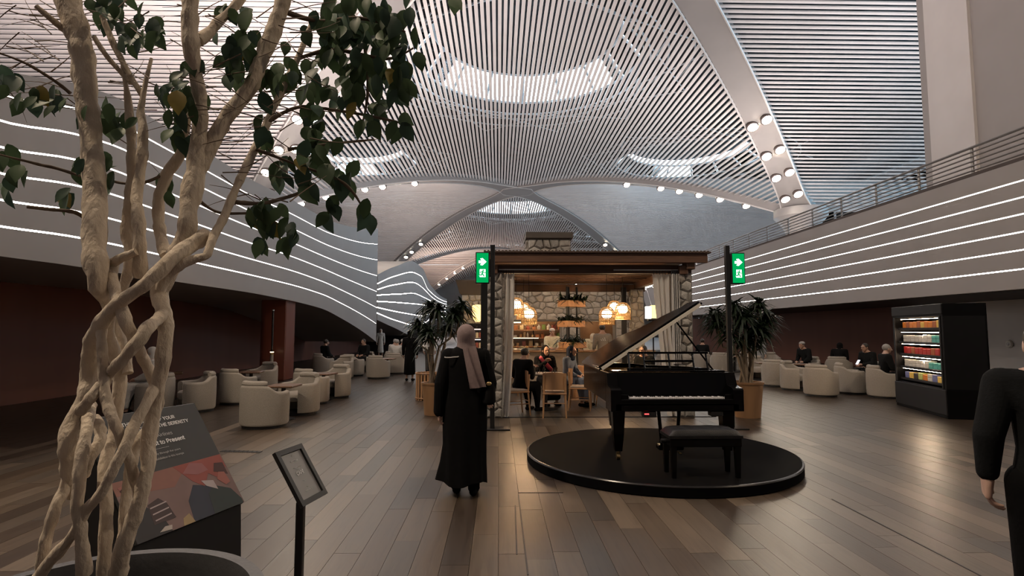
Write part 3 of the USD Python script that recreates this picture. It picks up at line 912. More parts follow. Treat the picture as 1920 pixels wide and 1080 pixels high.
# keyboard end: arms, key bed, key slip, fallboard
for s, x in ((0, 0.06), (1, WP - 0.06)):
    obj('arm', M().prism(Polygon([(0, .58), (.31, .58), (.31, TOPZ), (.24, TOPZ), (.17, .86), (.02, .84), (0, .82)]), .12, R=np.array([[0, 0, 1.0], [1, 0, 0], [0, 1, 0]]), t=(x - .06, 0, 0)), GLOSS, pn)
    obj('cheek_block', M().cbox((x + (.105 if s == 0 else -.105), 0.10, .735), (.09, .17, .07), .006), GLOSS, pn)
obj('key_bed', M().cbox((WP / 2, .20, .625), (WP - .1, .40, .09), .008), GLOSS, pn)
obj('key_slip', M().cbox((WP / 2, .015, .68), (WP - .22, .03, .075), .008), GLOSS, pn)
obj('fallboard', M().prism(Polygon([(.175, .735), (.20, .735), (.255, TOPZ - .03), (.30, TOPZ), (.235, TOPZ), (.19, .80)]), WP - .24, R=np.array([[0, 0, 1.0], [1, 0, 0], [0, 1, 0]]), t=(.12, 0, 0)), GLOSS, pn)
obj('pin_block', M().cbox((WP / 2, .36, TOPZ - .05), (WP - .1, .2, .06), .01), GLOSS, pn)
kx0, kw = (WP - 1.225) / 2 + .02, 1.225 / 52
wk, bk = M(), M()
for k in range(52):
    wk.cbox((kx0 + kw * (k + .5), .10, .727), (kw - .0016, .15, .02), .002)
    if k % 7 in (0, 2, 3, 5, 6) and k < 51: bk.cbox((kx0 + kw * (k + 1), .132, .745), (.0115, .09, .018), .002)
obj('white_key', wk, IVORY, pn, kind='stuff', smooth=False)
obj('black_key', bk, GLOSS, pn, kind='stuff', smooth=False)
# lid, hinged along the bass side
TH = math.radians(32.5)
Rl = roty(-TH)
lidplan = Polygon([(0, .62), (WP, .62)] + [p for p in bent if p[1] > .62]).buffer(.02)
obj('lid', M().prism(lidplan, .022, R=Rl, t=(0, 0, TOPZ + .01)), GLOSS, pn)
obj('lid_edge', M().box((WP / 2, .595, .008), (WP - .02, .012, .03), None).out() and M().add(*M().box((WP / 2, .588, .008), (WP - .03, .010, .042)).out(), R=Rl, t=(0, 0, TOPZ + .01)), PALEEDGE, pn, label='front edge of the lid with its reflection painted pale')
obj('lid_flap', M().add(*M().cbox((WP / 2, .84, .037), (WP, .42, .02), .004).out(), R=Rl, t=(0, 0, TOPZ + .015)), GLOSS, pn, label='front flap folded back on the lid')
tip = Rl @ V(1.16, .70, 0) + V(0, 0, TOPZ + .01)
obj('prop_stick', M().tube([(WP - .06, .62, TOPZ - .06), tip], .011, 6), GLOSS, pn)
for y in (.8, 1.5):
    obj('hinge', M().cyl((-.004, y - .07, TOPZ + .012), (-.004, y + .07, TOPZ + .012), .009, 8), BRASS, pn)
# music desk
md = M()
y0, zt = .46, TOPZ + .235
for z, xa, xb in ((TOPZ + .225, .33, 1.33), (TOPZ + .03, .30, 1.30), (TOPZ + .125, .52, 1.13)):
    md.cbox(((xa + xb) / 2, y0 + (z - TOPZ) * .35, z), (xb - xa, .016, .026), .004)
for x, x2 in ((.33, .36), (.52, .53), (.83, .83), (1.13, 1.17), (1.30, 1.37)):
    md.tube([(x, y0, TOPZ), (x, y0 + .08, TOPZ + .225)], .012, 4)
obj('music_desk', md, GLOSS, pn)
obj('music_shelf', M().cbox((WP / 2, .40, TOPZ + .012), (WP - .16, .16, .016), .004), GLOSS, pn)
for x, y in ((.12, .22), (WP - .12, .22), (.42, 1.98)):
    lg = M()
    for (a, za), (b, zb) in (((.075, .60), (.06, .30)), ((.06, .30), (.042, .10))):
        lg.hull([(sx * q, sy * q, z) for q, z in ((a, za), (b, zb)) for sx in (-1, 1) for sy in (-1, 1)])
    lg.cbox((0, 0, .60), (.19, .19, .05), .01)
    v, f = lg.out(); leg = obj('leg', (v + V(x, y, 0), f), GLOSS, pn)
    obj('caster', M().cyl((x - .02, y, .035), (x + .02, y, .035), .035, 14).cyl((x, y, .03), (x, y, .11), .022, 10), BRASS, leg, label='brass caster')
ly = M()
for s in (-1, 1):
    ly.tube([(WP / 2 + s * .13, .34, .60), (WP / 2 + s * .09, .34, .14)], .022, 6)
ly.cbox((WP / 2, .33, .12), (.30, .14, .06), .012)
obj('pedal_lyre', ly, GLOSS, pn)
for k in (-1, 0, 1):
    obj('pedal', M().cbox((WP / 2 + k * .075, .23, .075), (.03, .13, .012), .005), BRASS, pn)
REDLED = em('led_red', (1.0, 0.03, 0.03), 6.0)
bx1 = obj('control_box', M().cbox((.45, .06, .545), (.15, .11, .065), .008), MT['black'], pn, label='small black box with red display under the keys')
obj('display', M().box((.41, .003, .552), (.05, .004, .014)), REDLED, bx1, label='glowing red display')
obj('control_box', M().cbox((1.22, .06, .55), (.14, .11, .055), .008), MT['black'], pn)
# small tripod emblem on the fallboard and a sticker on the cheek
emb = M()
for a in (90, 210, 330):
    emb.tube([(1.335, .222, .862), (1.335 + .018 * math.cos(math.radians(a)), .222, .862 + .018 * math.sin(math.radians(a)))], .0025, 4)
obj('emblem', emb, MT['rail'], pn, label='small three-armed maker emblem')

bench = thing('piano_bench', 'black padded piano bench on the round platform in front of the keyboard', 'bench', (2.12, 5.93, PH))
from itertools import product
P = []
g = np.linspace(-1, 1, 17)
for a in g:
    row = []
    for b in g:
        ed = (1 - abs(a) ** 8) * (1 - abs(b) ** 8)
        tuft = 0.008 * (math.cos(a * 3 * PI) * math.cos(b * 2 * PI))
        row.append((a * .38, b * .17, .425 + .065 * ed ** .5 + tuft * ed))
    P.append(row)
obj('cushion', M().slab(np.array(P), (0, 0, 0)).box((0, 0, .415), (.76, .34, .03)), LEATHER, bench, smooth=50)
obj('apron', M().cbox((0, 0, .36), (.74, .33, .09), .008), GLOSS, bench)
for sx, sy in product((-1, 1), (-1, 1)):
    obj('leg', M().hull([(sx * .33 + a * q, sy * .13 + b * q, z) for q, z in ((.03, .34), (.02, 0.0)) for a in (-1, 1) for b in (-1, 1)]), GLOSS, bench)
for s in (-1, 1):
    obj('knob', M().cyl((s * .37, 0, .35), (s * .42, 0, .35), .022, 14), MT['blackmetal'], bench)

# ================================================================== EXIT SIGNS ON POSTS
GREEN = em('sign_green', (0.0, 0.42, 0.10), 0.95)
SWHITE = em('sign_white', (0.85, 1.0, 0.92), 1.7)


def exit_sign(base, side, label, glabel):
    """side -1: the sign hangs on the left of the post."""
    r = thing('exit_sign', label, 'exit sign', base)
    obj('post', M().cbox((0, 0, 1.53), (.075, .075, 3.06), .006), MT['blackmetal'], r)
    obj('foot_plate', M().cbox((.06 if side < 0 else 0, 0, .012), (.46, .30, .024), .004), MT['blackmetal'], r)
    cx, cz, w, h = side * .17, 2.67, .235, .53
    y = -.055
    b = obj('sign_box', M().cbox((cx, 0, cz), (w, .09, h), .008).box((side * .05, 0, cz), (.05, .05, .3)), MT['blackmetal'], r)
    obj('sign_face', M().box((cx, y + .006, cz), (w - .035, .008, h - .035)), GREEN, b, label='glowing green face')
    Rf = np.array([[1.0, 0, 0], [0, 0, -1], [0, 1, 0]])
    ar = Polygon([(-.062, .020), (-.012, .020), (-.035, .052), (.0, .060), (.064, 0), (.0, -.060), (-.035, -.052), (-.012, -.020), (-.062, -.020)]).buffer(.004)
    obj('arrow', M().prism(ar, .003, R=Rf, t=(cx, y, cz + .10)), SWHITE, b, label='white arrow pointing right')
    door = sbox(-.046, -.075, .052, .06).union(Polygon([(-.06, -.045), (-.046, -.03), (-.046, -.06)]))
    man = Point(.012, .042).buffer(.011)
    for pts, q in ((((.006, .022), (-.004, -.012)), .011), (((.004, .02), (-.026, .018), (-.036, .0)), .006), (((.008, .018), (.028, .002), (.05, .002)), .006), (((-.004, -.012), (-.012, -.034), (-.05, -.04)), .008), (((-.002, -.012), (.012, -.032), (.026, -.058)), .008)):
        man = man.union(shapely.LineString(pts).buffer(q))
    obj('doorway', M().prism(door.difference(man), .003, R=Rf, t=(cx, y, cz - .085)), SWHITE, b, label='white doorway with a running figure')
    return r


el = gz(923, 805); er_ = V((1370 - 935) / 1050 * 9.35, 9.35, 0)
exit_sign(el, -1, 'green lit exit sign on the left black post, behind the walking woman', '')
exit_sign(er_, 1, 'green lit exit sign on the right black post, behind the grand piano', '')

# ================================================================== BOARDS IN THE FOREGROUND
BOARD = pm('board_dark', (0.040, 0.041, 0.041), (0.034, 0.035, 0.035), 0.55, 8)
PRINTW = pm('print_white', (0.80, 0.80, 0.80), None, 0.6, 8)
PRINTG = pm('print_grey', (0.45, 0.45, 0.45), None, 0.6, 8)


def frame_of(c, phi, A):
    e1 = V(math.cos(phi), math.sin(phi), 0); n = V(math.sin(phi), -math.cos(phi), 0)
    e2 = -n * math.cos(A) + V(0, 0, math.sin(A))
    return np.c_[e1, e2, np.cross(e1, e2)], np.asarray(c, float)


def text(parent, s, x, y, h, R, t, mat, bold=False, centre=True, name='lettering'):
    m = meshkit.text_mesh(s, h, 0.0012, bold)
    v = np.array(m.vertices)
    if centre: v[:, 0] -= (v[:, 0].min() + v[:, 0].max()) / 2
    v = v + V(x, y, 0.0005)
    return obj(name, M().add(v, m.faces, R, t), mat, parent, smooth=False)


R, c = frame_of((-1.752, 2.85, .583), 1.268, .96)
BWd, BHt = .708, .71
iv = thing('info_stand', 'slanted black exhibition stand with a printed board, behind the potted braided tree', 'information stand')
obj('board', M().add(*M().cbox((BWd / 2, BHt / 2, -.012), (BWd, BHt, .024), .004).out(), R=R, t=c), BOARD, iv)
n_ = R[:, 2]
back = c + R @ V(0, BHt, 0)
bl, br = c, c + R @ V(BWd, 0, 0)
nh = unit(V(n_[0], n_[1], 0))
p = [bl, br, br - nh * .38, bl - nh * .38]
tl_, tr_ = c + R @ V(0, BHt, 0), c + R @ V(BWd, BHt, 0)
q = [bl - n_ * .03, br - n_ * .03, tr_ - n_ * .03 - R @ V(0, .05, 0), tl_ - n_ * .03 - R @ V(0, .05, 0)]
low = [V(bl[0], bl[1], 0), V(br[0], br[1], 0), V(*(tr_ - R @ V(0, .05, 0))[:2], 0), V(*(tl_ - R @ V(0, .05, 0))[:2], 0)]
obj('plinth', M().hull(q + low), MT['black'], iv)
SPL = .335      # the printed picture fills the board below this line
for s, y, h, m, b in (('SINCE 1933', .672, .011, PRINTG, False), ('THE JOURNEY OF YOUR', .628, .021, PRINTW, True), ('DREAMS BEGINS IN THE SERENITY', .588, .021, PRINTW, True), ('Turkish Airlines', .530, .021, PRINTG, False), ('From Past to Present', .483, .025, PRINTW, True), ('A journey through the years', .425, .012, PRINTG, False), ('of the exhibition in this lounge', .395, .012, PRINTG, False)):
    text(iv, s, BWd / 2, y, h, R, c, m, b)
obj('rule', M().add(*M().box((BWd / 2, .46, .001), (.09, .002, .0012)).out(), R=R, t=c), PRINTG, iv)


def flat(name, col, pts, z, rough=.6):
    return obj('printed_shape', M().prism(Polygon(pts).buffer(0), .0008, R=R, t=c + R @ V(0, 0, z)), pm(name, col, None, rough, 6), iv, smooth=False)


W_, S_ = BWd, SPL
flat('print_sky', (0.20, 0.13, 0.12), [(0, 0), (W_, 0), (W_, S_), (0, S_)], .0002)
flat('print_haze', (0.25, 0.115, 0.09), [(0, .26), (.32, .22), (.46, S_), (0, S_)], .0006)
flat('print_red', (0.28, 0.075, 0.06), [(.36, S_), (.44, .22), (.50, .17), (.56, .24), (.62, .19), (.70, .25), (.70, S_)], .0010)
flat('print_pink', (0.30, 0.12, 0.12), [(.40, .28), (.47, .33), (.55, .31), (.57, .26), (.49, .25)], .0014)
flat('print_coat', (0.03, 0.035, 0.055), [(.34, .0), (.36, .12), (.43, .2), (.52, .17), (.60, .13), (.64, .0)], .0010)
flat('print_shawl', (0.03, 0.042, 0.04), [(.48, .0), (.50, .12), (.56, .16), (.66, .11), (.70, .03), (.70, 0)], .0014)
flat('print_collar', (0.42, 0.36, 0.36), [(.49, .21), (.51, .17), (.575, .13), (.57, .19)], .0018)
flat('print_hair', (0.07, 0.03, 0.028), [(.60, .24), (.63, .29), (.69, .28), (.69, .20), (.65, .22)], .0018)
flat('print_face', (0.33, 0.12, 0.095), [(.60, .19), (.63, .23), (.67, .22), (.68, .15), (.64, .14)], .0020)
flat('print_crowd', (0.028, 0.026, 0.028), [(0, 0), (.0, .13), (.05, .20), (.09, .21), (.13, .15), (.17, .14), (.2, .0)], .0010)
flat('print_building', (0.32, 0.13, 0.11), [(.02, .30), (.06, .31), (.13, .20), (.09, .185)], .0014)
flat('print_bus', (0.055, 0.035, 0.035), [(.12, .06), (.13, .17), (.20, .19), (.235, .15), (.25, .06)], .0014)
flat('print_bus', (0.055, 0.035, 0.035), [(.13, .0), (.14, .05), (.26, .06), (.28, .0)], .0016) if False else None
for k in range(3):
    flat('print_stripe_%d' % k, (0.40, 0.33, 0.32), [(.135, .075 + .035 * k), (.235, .085 + .035 * k), (.235, .092 + .035 * k), (.135, .082 + .035 * k)], .0018)
flat('print_white_patch', (0.45, 0.40, 0.36), [(.13, .015), (.17, .035), (.21, .03), (.20, .008)], .0018)
flat('print_gold', (0.34, 0.25, 0.13), [(.27, .0), (.285, .04), (.33, .055), (.345, .0)], .0014)
m = meshkit.text_mesh('DIVAN', .026, .0008, True)
v = np.array(m.vertices) - V(0, 0.013, 0); a = math.radians(-62)
v = v @ rotz(a).T + V(.035, .292, .0022)
obj('lettering', M().add(v, m.faces, R, c), pm('print_dark', (0.06, 0.025, 0.022), None, .6, 6), iv, smooth=False)

R, c = frame_of((-.663, 1.954, 1.029), 1.357, 1.005)
SW, SH = .155, .199
sg = thing('sign_stand', 'small framed notice on a thin black stand beside the planter', 'sign')
frm = sbox(-.004, -.004, SW + .004, SH + .004).difference(sbox(.014, .014, SW - .014, SH - .014))
obj('frame', M().prism(frm, .014, R=R, t=c - R @ V(0, 0, .006)), MT['black'], sg, smooth=False)
obj('back_panel', M().add(*M().box((SW / 2, SH / 2, -.005), (SW, SH, .006)).out(), R=R, t=c), MT['black'], sg, smooth=False)
obj('notice', M().prism(sbox(.015, .015, SW - .015, SH - .015).buffer(0), .001, R=R, t=c), pm('notice_grey', (0.24, 0.23, 0.22), (0.21, 0.2, 0.19), .35, 6), sg, label='grey printed notice', smooth=False)
for s, y, h, b in (('*', .166, .008, False), ('WELCOME', .150, .0062, True), ('Please ask our staff', .127, .0034, False), ('for a table', .119, .0034, False), ('CAFÉ', .100, .0125, True), ('Enjoy', .075, .003, False), ('o', .049, .006, False), ('TURKISH AIRLINES', .038, .0036, False)):
    text(sg, s, SW / 2, y, h, R, c + R @ V(0, 0, .001), PRINTW, b)
pc = c + R @ V(.028, .018, -.012)
obj('post', M().cbox((pc[0], pc[1], pc[2] / 2), (.026, .026, pc[2]), .003), MT['blackmetal'], sg)
obj('foot_plate', M().cbox((pc[0], pc[1], .006), (.28, .28, .012), .003), MT['blackmetal'], sg)
# ================================================================== WALKING WOMAN AND THE MAN AT THE RIGHT EDGE
def woman_detail(root, j, B, e_):
    # robe: one loft of elliptical rings with folds, and the sleeves
    prof = [(1.47, .075, .07), (1.445, .12, .08), (1.41, .175, .10), (1.36, .205, .125), (1.25, .205, .135), (1.12, .20, .13), (1.0, .205, .14), (.88, .222, .155), (.7, .222, .165), (.5, .215, .175), (.32, .215, .185), (.2, .22, .195), (.13, .222, .20)]
    n = 56; rows = []
    for z, a, b in prof:
        k = max(0, min(1, (1.1 - z) / .95))
        q = np.arange(n + 1) * 2 * PI / n
        fold = 1 + k * (.055 * np.sin(q * 9 + 1.3 * z) + .035 * np.sin(q * 5 + 2))
        kick = np.where(np.cos(q - .15) > 0.8, 1 + .28 * max(0, (.45 - z) / .35) * (np.cos(q - .15) - .8) / .2, 1)
        dz = .025 * np.sin(q * 3 + 1) * max(0, (.4 - z) / .3)
        rows.append(np.c_[np.cos(q) * a * fold * kick, np.sin(q) * b * fold + .01, z + dz])
    G = np.array(rows)
    m = M().grid(G, True)
    for a in 'lr':
        m.man(union(chain([j['s' + a], j['e' + a], j['w' + a]], [.075, .07, .062], True)))
    obj('robe', m, BLK, root, smooth=60)
    # scarf tail down the back, trim, bag
    ys = np.linspace(0, 1, 10)
    G = []
    for t in ys:
        x0 = -.04 - .09 * t; z = 1.47 - .40 * t; y = .125 + .035 * math.sin(t * 2.2)
        G.append([(x0 + (u - .5) * (.13 + .03 * t), y + .02 * math.sin(u * 9 + t * 3), z - .02 * u) for u in np.linspace(0, 1, 9)])
    obj('scarf_tail', M().slab(np.array(G), (0, .012, 0)), HIJ, root, smooth=60)
    q = np.linspace(math.radians(62), math.radians(178), 12)
    obj('neck_trim', M().tube(np.c_[np.cos(q[::-1]) * -.20 + 0.0, np.sin(q) * .115 + .035, 1.385 - .03 * np.sin(q)], .007, 6), WHT, root, label='white piping across the back')
    bag = obj('shoulder_bag', soften(hullm(sp((-.245, .06, 1.06), (.05, .09, .06)), sp((-.235, .06, .93), (.07, .115, .05)))), BLK, root, smooth=True, label='black shoulder bag')
    obj('clasp', M().ell((-.235, .155, 1.10), (.028, .014, .02), 2), BRASS, bag, label='gold clasp')
    obj('strap', M().tube([(-.16, .02, 1.46), (-.2, .09, 1.36), (-.245, .1, 1.12)], .010, 6), BLK, bag)


jw = pose_stand(1.66, dict(el=(-.25, .04, 1.12), er=(.245, .05, 1.12), wl=(-.235, -.10, .98), wr=(.262, .03, .84), al=(-.09, .05, .09), tl=(-.10, -.10, .035), ar=(.09, -.04, .09), tr=(.10, -.19, .035)))


def build_woman():
    global figure
    r = figure('woman in a long black robe and dusty pink headscarf walking away', jw, gz(872, 926), PI, top=BLK, bottom=BLK, scarf=HIJ, skin=SKIN2, fine=True, detail=woman_detail, face=(0.05, -1, 0.02))
    return r


build_woman()


def man_detail(root, j, B, e_):
    obj('cuff', M().man(bone(j['wl'] + V(0, 0, .045), .043, j['wl'] + V(0, .0, .01), .042, True)), BLK, root)


jm = pose_stand(1.66, dict(sr=(.175, .01, 1.395), er=(.236, .07, 1.15), wr=(.25, .03, .94), sl=(-.175, .01, 1.395), el=(-.28, .05, 1.11), wl=(-.25, -.08, .88), head=(0.0, -.03, 1.585), ar=(.10, -.05, .09), tr=(.12, -.2, .035)))
figure('man in black at the right edge of the picture, one arm hanging', jm, V(2.59, 2.6, 0), PI - .72, top=DKB, bottom=BLK, hair='dark', skin=SKIN2, fine=True, curl=.5, hs=1.12)
# ================================================================== STONE CAFÉ PAVILION
STONES = [pm('stone_%d' % k, c, tuple(x * .72 for x in c), .85, 9, bump=.5, bscale=30) for k, c in enumerate(((.40, .375, .345), (.34, .315, .285), (.45, .43, .40), (.37, .33, .29), (.30, .285, .265)))]
MORTAR = pm('mortar', (0.17, 0.155, 0.14), (0.13, 0.12, 0.11), .95, 14)
WOODS = [pm('timber_%d' % k, c, tuple(x * .65 for x in c), .55, 3, stretch=(1, 14, 14)) for k, c in enumerate(((.11, .052, .03), (.14, .07, .042), (.09, .043, .027)))]
TROUGH = pm('trough_wood', (0.36, 0.20, 0.10), (0.26, 0.14, 0.07), .5, 3, stretch=(12, 1, 1))
OAK = pm('oak', (0.42, 0.24, 0.12), (0.33, 0.18, 0.09), .42, 4, stretch=(1, 1, .2))
LEAFD = pm('leaf_dark', (0.022, 0.042, 0.018), (0.013, 0.027, 0.012), .42, 9, transl=.15, rnd=('geometry', .35))
SOIL = pm('soil', (0.030, 0.020, 0.014), (0.015, 0.010, 0.008), .95, 40, bump=.6)
SHEER = usdkit.material(stage, '/World/Looks/sheer_curtain', {'p': ('principled_bsdf', {'base_color': (.75, .735, .72), 'roughness': .9, 'specular_ior_level': .1}), 'tl': ('translucent_bsdf', {'color': (.6, .585, .57)}), 'tr': ('transparent_bsdf', {}),
    'tc': ('texture_coordinate', {}), 'n': ('noise_texture', {'scale': 120.0}), 'mr': ('map_range', {'to_min': .85, 'to_max': 1.0}), 'm': ('mix_closure', {'fac': .3}), 'm2': ('mix_closure', {})},
    [('tc.object', 'n.vector'), ('n.fac', 'mr.value'), ('mr.result', 'm2.fac'), ('p.BSDF', 'm.closure1'), ('tl.BSDF', 'm.closure2'), ('tr.BSDF', 'm2.closure1'), ('m.closure', 'm2.closure2')], surface='m2.closure')
srng = random.Random(11)


def stone_face(parent, o, ux, uz, w, h, rows=(.13, .26), wid=(.14, .40), dep=(.018, .05), gap=.016):
    """Rubble stones over the rectangle o + ux*w, uz*h: each a chamfered block of its own, standing proud of the mortar."""
    o, ux, uz = V(*o), unit(ux), unit(uz); n = np.cross(ux, uz)
    sx, sz = sum(wid) / 2, sum(rows) / 2
    pts = []; z = sz / 2; k = 0
    nz_ = max(1, round(h / sz)); nx_ = max(1, round(w / sx))
    for b in range(nz_):
        for a in range(nx_):
            pts.append(((a + .5 + (.25 if b % 2 else -.25) + srng.uniform(-.33, .33)) * w / nx_, (b + .5 + srng.uniform(-.30, .30)) * h / nz_))
    rect = sbox(0, 0, w, h)
    if len(pts) > 2:
        cells = shapely.voronoi_polygons(shapely.MultiPoint([(x / sx * sz, z) for x, z in pts]), extend_to=sbox(-w / sx * sz, -h, 2 * w / sx * sz, 2 * h))
        cells = [shapely.affinity.scale(c, sx / sz, 1, origin=(0, 0)).intersection(rect) for c in cells.geoms]
    else: cells = [rect]
    for c in cells:
        c = c.buffer(-gap / 2, join_style=2)
        if c.is_empty or c.area < .0015 or c.geom_type != 'Polygon': continue
        c = c.simplify(.006)
        P = np.array(c.exterior.coords)[:-1]
        if not c.exterior.is_ccw: P = P[::-1]
        m = len(P); cen = P.mean(0)
        d = srng.uniform(*dep); Q = cen + (P - cen) * (1 - .030 / max(.05, np.abs(P - cen).max(0).min()))
        v = [o + ux * a + uz * b for a, b in P] + [o + ux * a + uz * b + n * (d + srng.uniform(-.006, .006)) for a, b in Q] + [o + ux * cen[0] + uz * cen[1] + n * (d + .008)]
        f = []
        for i in range(m):
            q = (i + 1) % m
            f += [[i, q, m + q], [i, m + q, m + i], [m + i, m + q, 2 * m]]
        obj('stone', M().add(v, f), srng.choice(STONES), parent, smooth=False)


def stone_pillar(name, label, x, y, w, d, h, faces, cat='pillar', z=0.0):
    t = thing(name, label, cat, (x, y, z))
    obj('core', M().box((0, 0, h / 2), (w, d, h)), MORTAR, t, smooth=False)
    if 'f' in faces: stone_face(t, (-w / 2, -d / 2, 0), (1, 0, 0), (0, 0, 1), w, h, (.12, .22), (.13, .24))
    if 'l' in faces: stone_face(t, (-w / 2, d / 2, 0), (0, -1, 0), (0, 0, 1), d, h, (.12, .22), (.13, .24))
    if 'r' in faces: stone_face(t, (w / 2, -d / 2, 0), (0, 1, 0), (0, 0, 1), d, h, (.12, .22), (.13, .24))
    return t


CX0, CX1, CY0, CY1 = -.10, 3.52, 10.75, 14.2        # pillar centres
RZ = 2.72
stone_pillar('stone_pillar', 'rubble stone pillar at the front right corner of the café, behind the piano lid', CX1, CY0, .34, .34, RZ, 'fl')
stone_pillar('stone_pillar', 'rubble stone pillar at the front left corner of the café, beside the exit post', CX0 + .02, CY0, .30, .34, RZ, 'fr')
stone_pillar('stone_pillar', 'warm-lit rubble stone pillar at the rear right of the café', CX1 - .02, CY1, .32, .34, RZ - .06, 'fl')
stone_pillar('stone_pier', 'broad rubble stone pier with a dark cap left of the café', -.72, 15.8, .62, .5, 2.62, 'fr')
cap_ = thing('pier_cap', 'dark sloping cap on the broad stone pier left of the café', 'pier cap', (-.72, 15.8, 2.62))
obj('cap', M().hull([(sx * a, sy * b, z) for a, b, z in ((.36, .30, .03), (.46, .38, .36), (.46, .38, .40), (.33, .28, .0)) for sx in (-1, 1) for sy in (-1, 1)]), pm('cap_brown', (.085, .068, .055), None, .6, 4), cap_)

# back wall with stones, a service opening and a lit recess
bw = thing('stone_wall', 'rubble stone back wall of the café with a service opening', 'wall')
BY = 18.0
core = sbox(.0, 0, 4.7, 2.95).difference(sbox(.42, 1.05, 2.0, 1.92)).difference(sbox(2.62, .95, 3.75, 1.92))
obj('core', M().prism(core, .4, R=np.array([[1.0, 0, 0], [0, 0, -1], [0, 1, 0]]), t=(0, BY + .4, 0)), MORTAR, bw, smooth=False)
stone_face(bw, (.0, BY, 1.95), (1, 0, 0), (0, 0, 1), 4.7, 1.0, rows=(.13, .24), wid=(.16, .40))
stone_face(bw, (2.02, BY, 1.0), (1, 0, 0), (0, 0, 1), .58, .95, rows=(.17, .30), wid=(.2, .4))
stone_face(bw, (3.78, BY, .0), (1, 0, 0), (0, 0, 1), .9, 1.95, rows=(.17, .30), wid=(.2, .4))
stone_face(bw, (.0, BY, 1.0), (1, 0, 0), (0, 0, 1), .40, .95, rows=(.17, .30), wid=(.2, .4))
obj('recess', M().box((1.2, BY + 1.6, 1.5), (2.4, .06, 1.6)).box((3.2, BY + 1.0, 1.4), (1.5, .06, 1.4)), pm('recess_wood', (.30, .17, .085), (.24, .13, .065), .5, 4), bw, smooth=False)

# the roof: beams, rafters, battens, a thin tiled sheet
rf = thing('pergola_roof', 'dark timber pergola roof of the café on stone pillars', 'roof')


def beam(a, b, w, h, mat, name='beam'):
    a, b = V(*a), V(*b); d = b - a; l = np.linalg.norm(d); ang = math.atan2(d[1], d[0])
    return obj(name, M().cbox((0, 0, 0), (l, w, h), .008).out() and M().add(*M().cbox((0, 0, 0), (l, w, h), .008).out(), R=rotz(ang), t=(a + b) / 2), mat, rf)


x0, x1 = CX0 - .12, CX1 + .42
beam((x0, 10.42, 2.98), (x1, 10.42, 2.98), .06, .17, WOODS[1], 'fascia')
beam((x0, 10.75, 2.80), (CX1 + .2, 10.75, 2.80), .18, .16, WOODS[2])
beam((x0, CY1, 2.70), (CX1 + .2, CY1, 2.70), .2, .18, WOODS[1])
beam((x0, CY1, 2.88), (CX1 + .2, CY1, 2.88), .12, .14, WOODS[0])
for x in (CX0, CX1):
    beam((x, 10.5, 2.80), (x, 14.4, 2.74), .16, .16, WOODS[1])
for k in range(9):
    y = 11.15 + .36 * k
    beam((x0 + .1, y, 2.88), (x1 - .1, y, 2.88), .07, .10, WOODS[k % 3], 'rafter')
obj('roof_sheet', M().box(((x0 + x1) / 2, 12.45, 3.085), (x1 - x0 + .1, 4.2, .03)), WOODS[2], rf, smooth=False)
tl = M()
for k in range(64):
    tl.cyl((x0 - .04 + .0665 * k, 10.34, 3.10), (x0 - .04 + .0665 * k, 10.9, 3.10), .022, 6)
obj('roof_tile', tl, pm('roof_tile', (.10, .075, .06), None, .7, 6), rf, kind='stuff')
obj('bracket', M().cbox((CX1 + .12, 10.6, 2.86), (.16, .3, .16), .012), WOODS[1], rf)
for xa, xb in ((CX0 + .1, 1.15), (2.2, CX1 - .05)):
    obj('curtain_rail', M().cyl((xa, 10.62, 2.78), (xb, 10.62, 2.78), .014, 8), MT['steel'], rf)
ch = stone_pillar('chimney', 'square stone chimney block with a dark cap on the café roof', 1.14, 12.9, .96, .8, .58, 'fl', 'chimney', 3.10)
obj('cap', M().hull([(sx * a, sy * b, z) for a, b, z in ((.48, .42, .58), (.53, .47, .60), (.53, .47, .73)) for sx in (-1, 1) for sy in (-1, 1)]), pm('chimney_cap', (.085, .072, .062), None, .7, 4), ch)


def curtain(label, x, w, y, z0, z1, lean=0.0, pinch=0.0, seed=0):
    t = thing('curtain', label, 'curtain', (x, y, 0))
    r = np.random.default_rng(seed); ph = r.uniform(0, 6, 4)
    nu, nv = 64, 16; G = []
    for i in range(nv):
        k = i / (nv - 1); z = z1 + (z0 - z1) * k
        row = []
        for u in np.linspace(0, 1, nu):
            dx = (u - .5) * w * (1 - pinch * math.sin(k * PI * .9)) + lean * k * k
            f = .035 * math.sin(u * 23 + ph[0]) + .015 * math.sin(u * 39 + ph[1] + k) + .012 * math.sin(u * 17 + k * 3)
            row.append((dx, f * (.7 + .3 * k), z))
        G.append(row)
    obj('drape', M().slab(np.array(G), (0, .003, 0)), SHEER, t, smooth=60)
    hk = M()
    for u in np.linspace(.05, .95, 8):
        hk.tube([((u - .5) * w, 0, z1 - .01), ((u - .5) * w, 0, 2.775)], .006, 5)
    obj('heading_hook', hk, MT['blackmetal'], t)


curtain('sheer white curtain hanging at the left front of the café', .12, .36, 10.62, .02, 2.70, lean=-.10, seed=1)
curtain('sheer white curtain gathered at the right front of the café, behind the piano lid', 3.17, .44, 10.62, .02, 2.70, lean=.22, pinch=.3, seed=2)
curtain('thin sheer curtain hanging down the front right stone pillar', 3.36, .14, 10.55, 1.0, 2.70, seed=3)
obj_post = thing('steel_post', 'plain black steel post left of the left exit sign post', 'post', gz(907, 792))
obj('post', M().cbox((0, 0, 1.25), (.12, .10, 2.5), .006), MT['blackmetal'], obj_post)
obj_post = thing('steel_post', 'dark upright post at the back of the café, behind the right pendant lamps', 'post', (3.12, 13.9, 0))
obj('post', M().cbox((0, 0, 1.35), (.12, .1, 2.7), .006), MT['blackmetal'], obj_post)

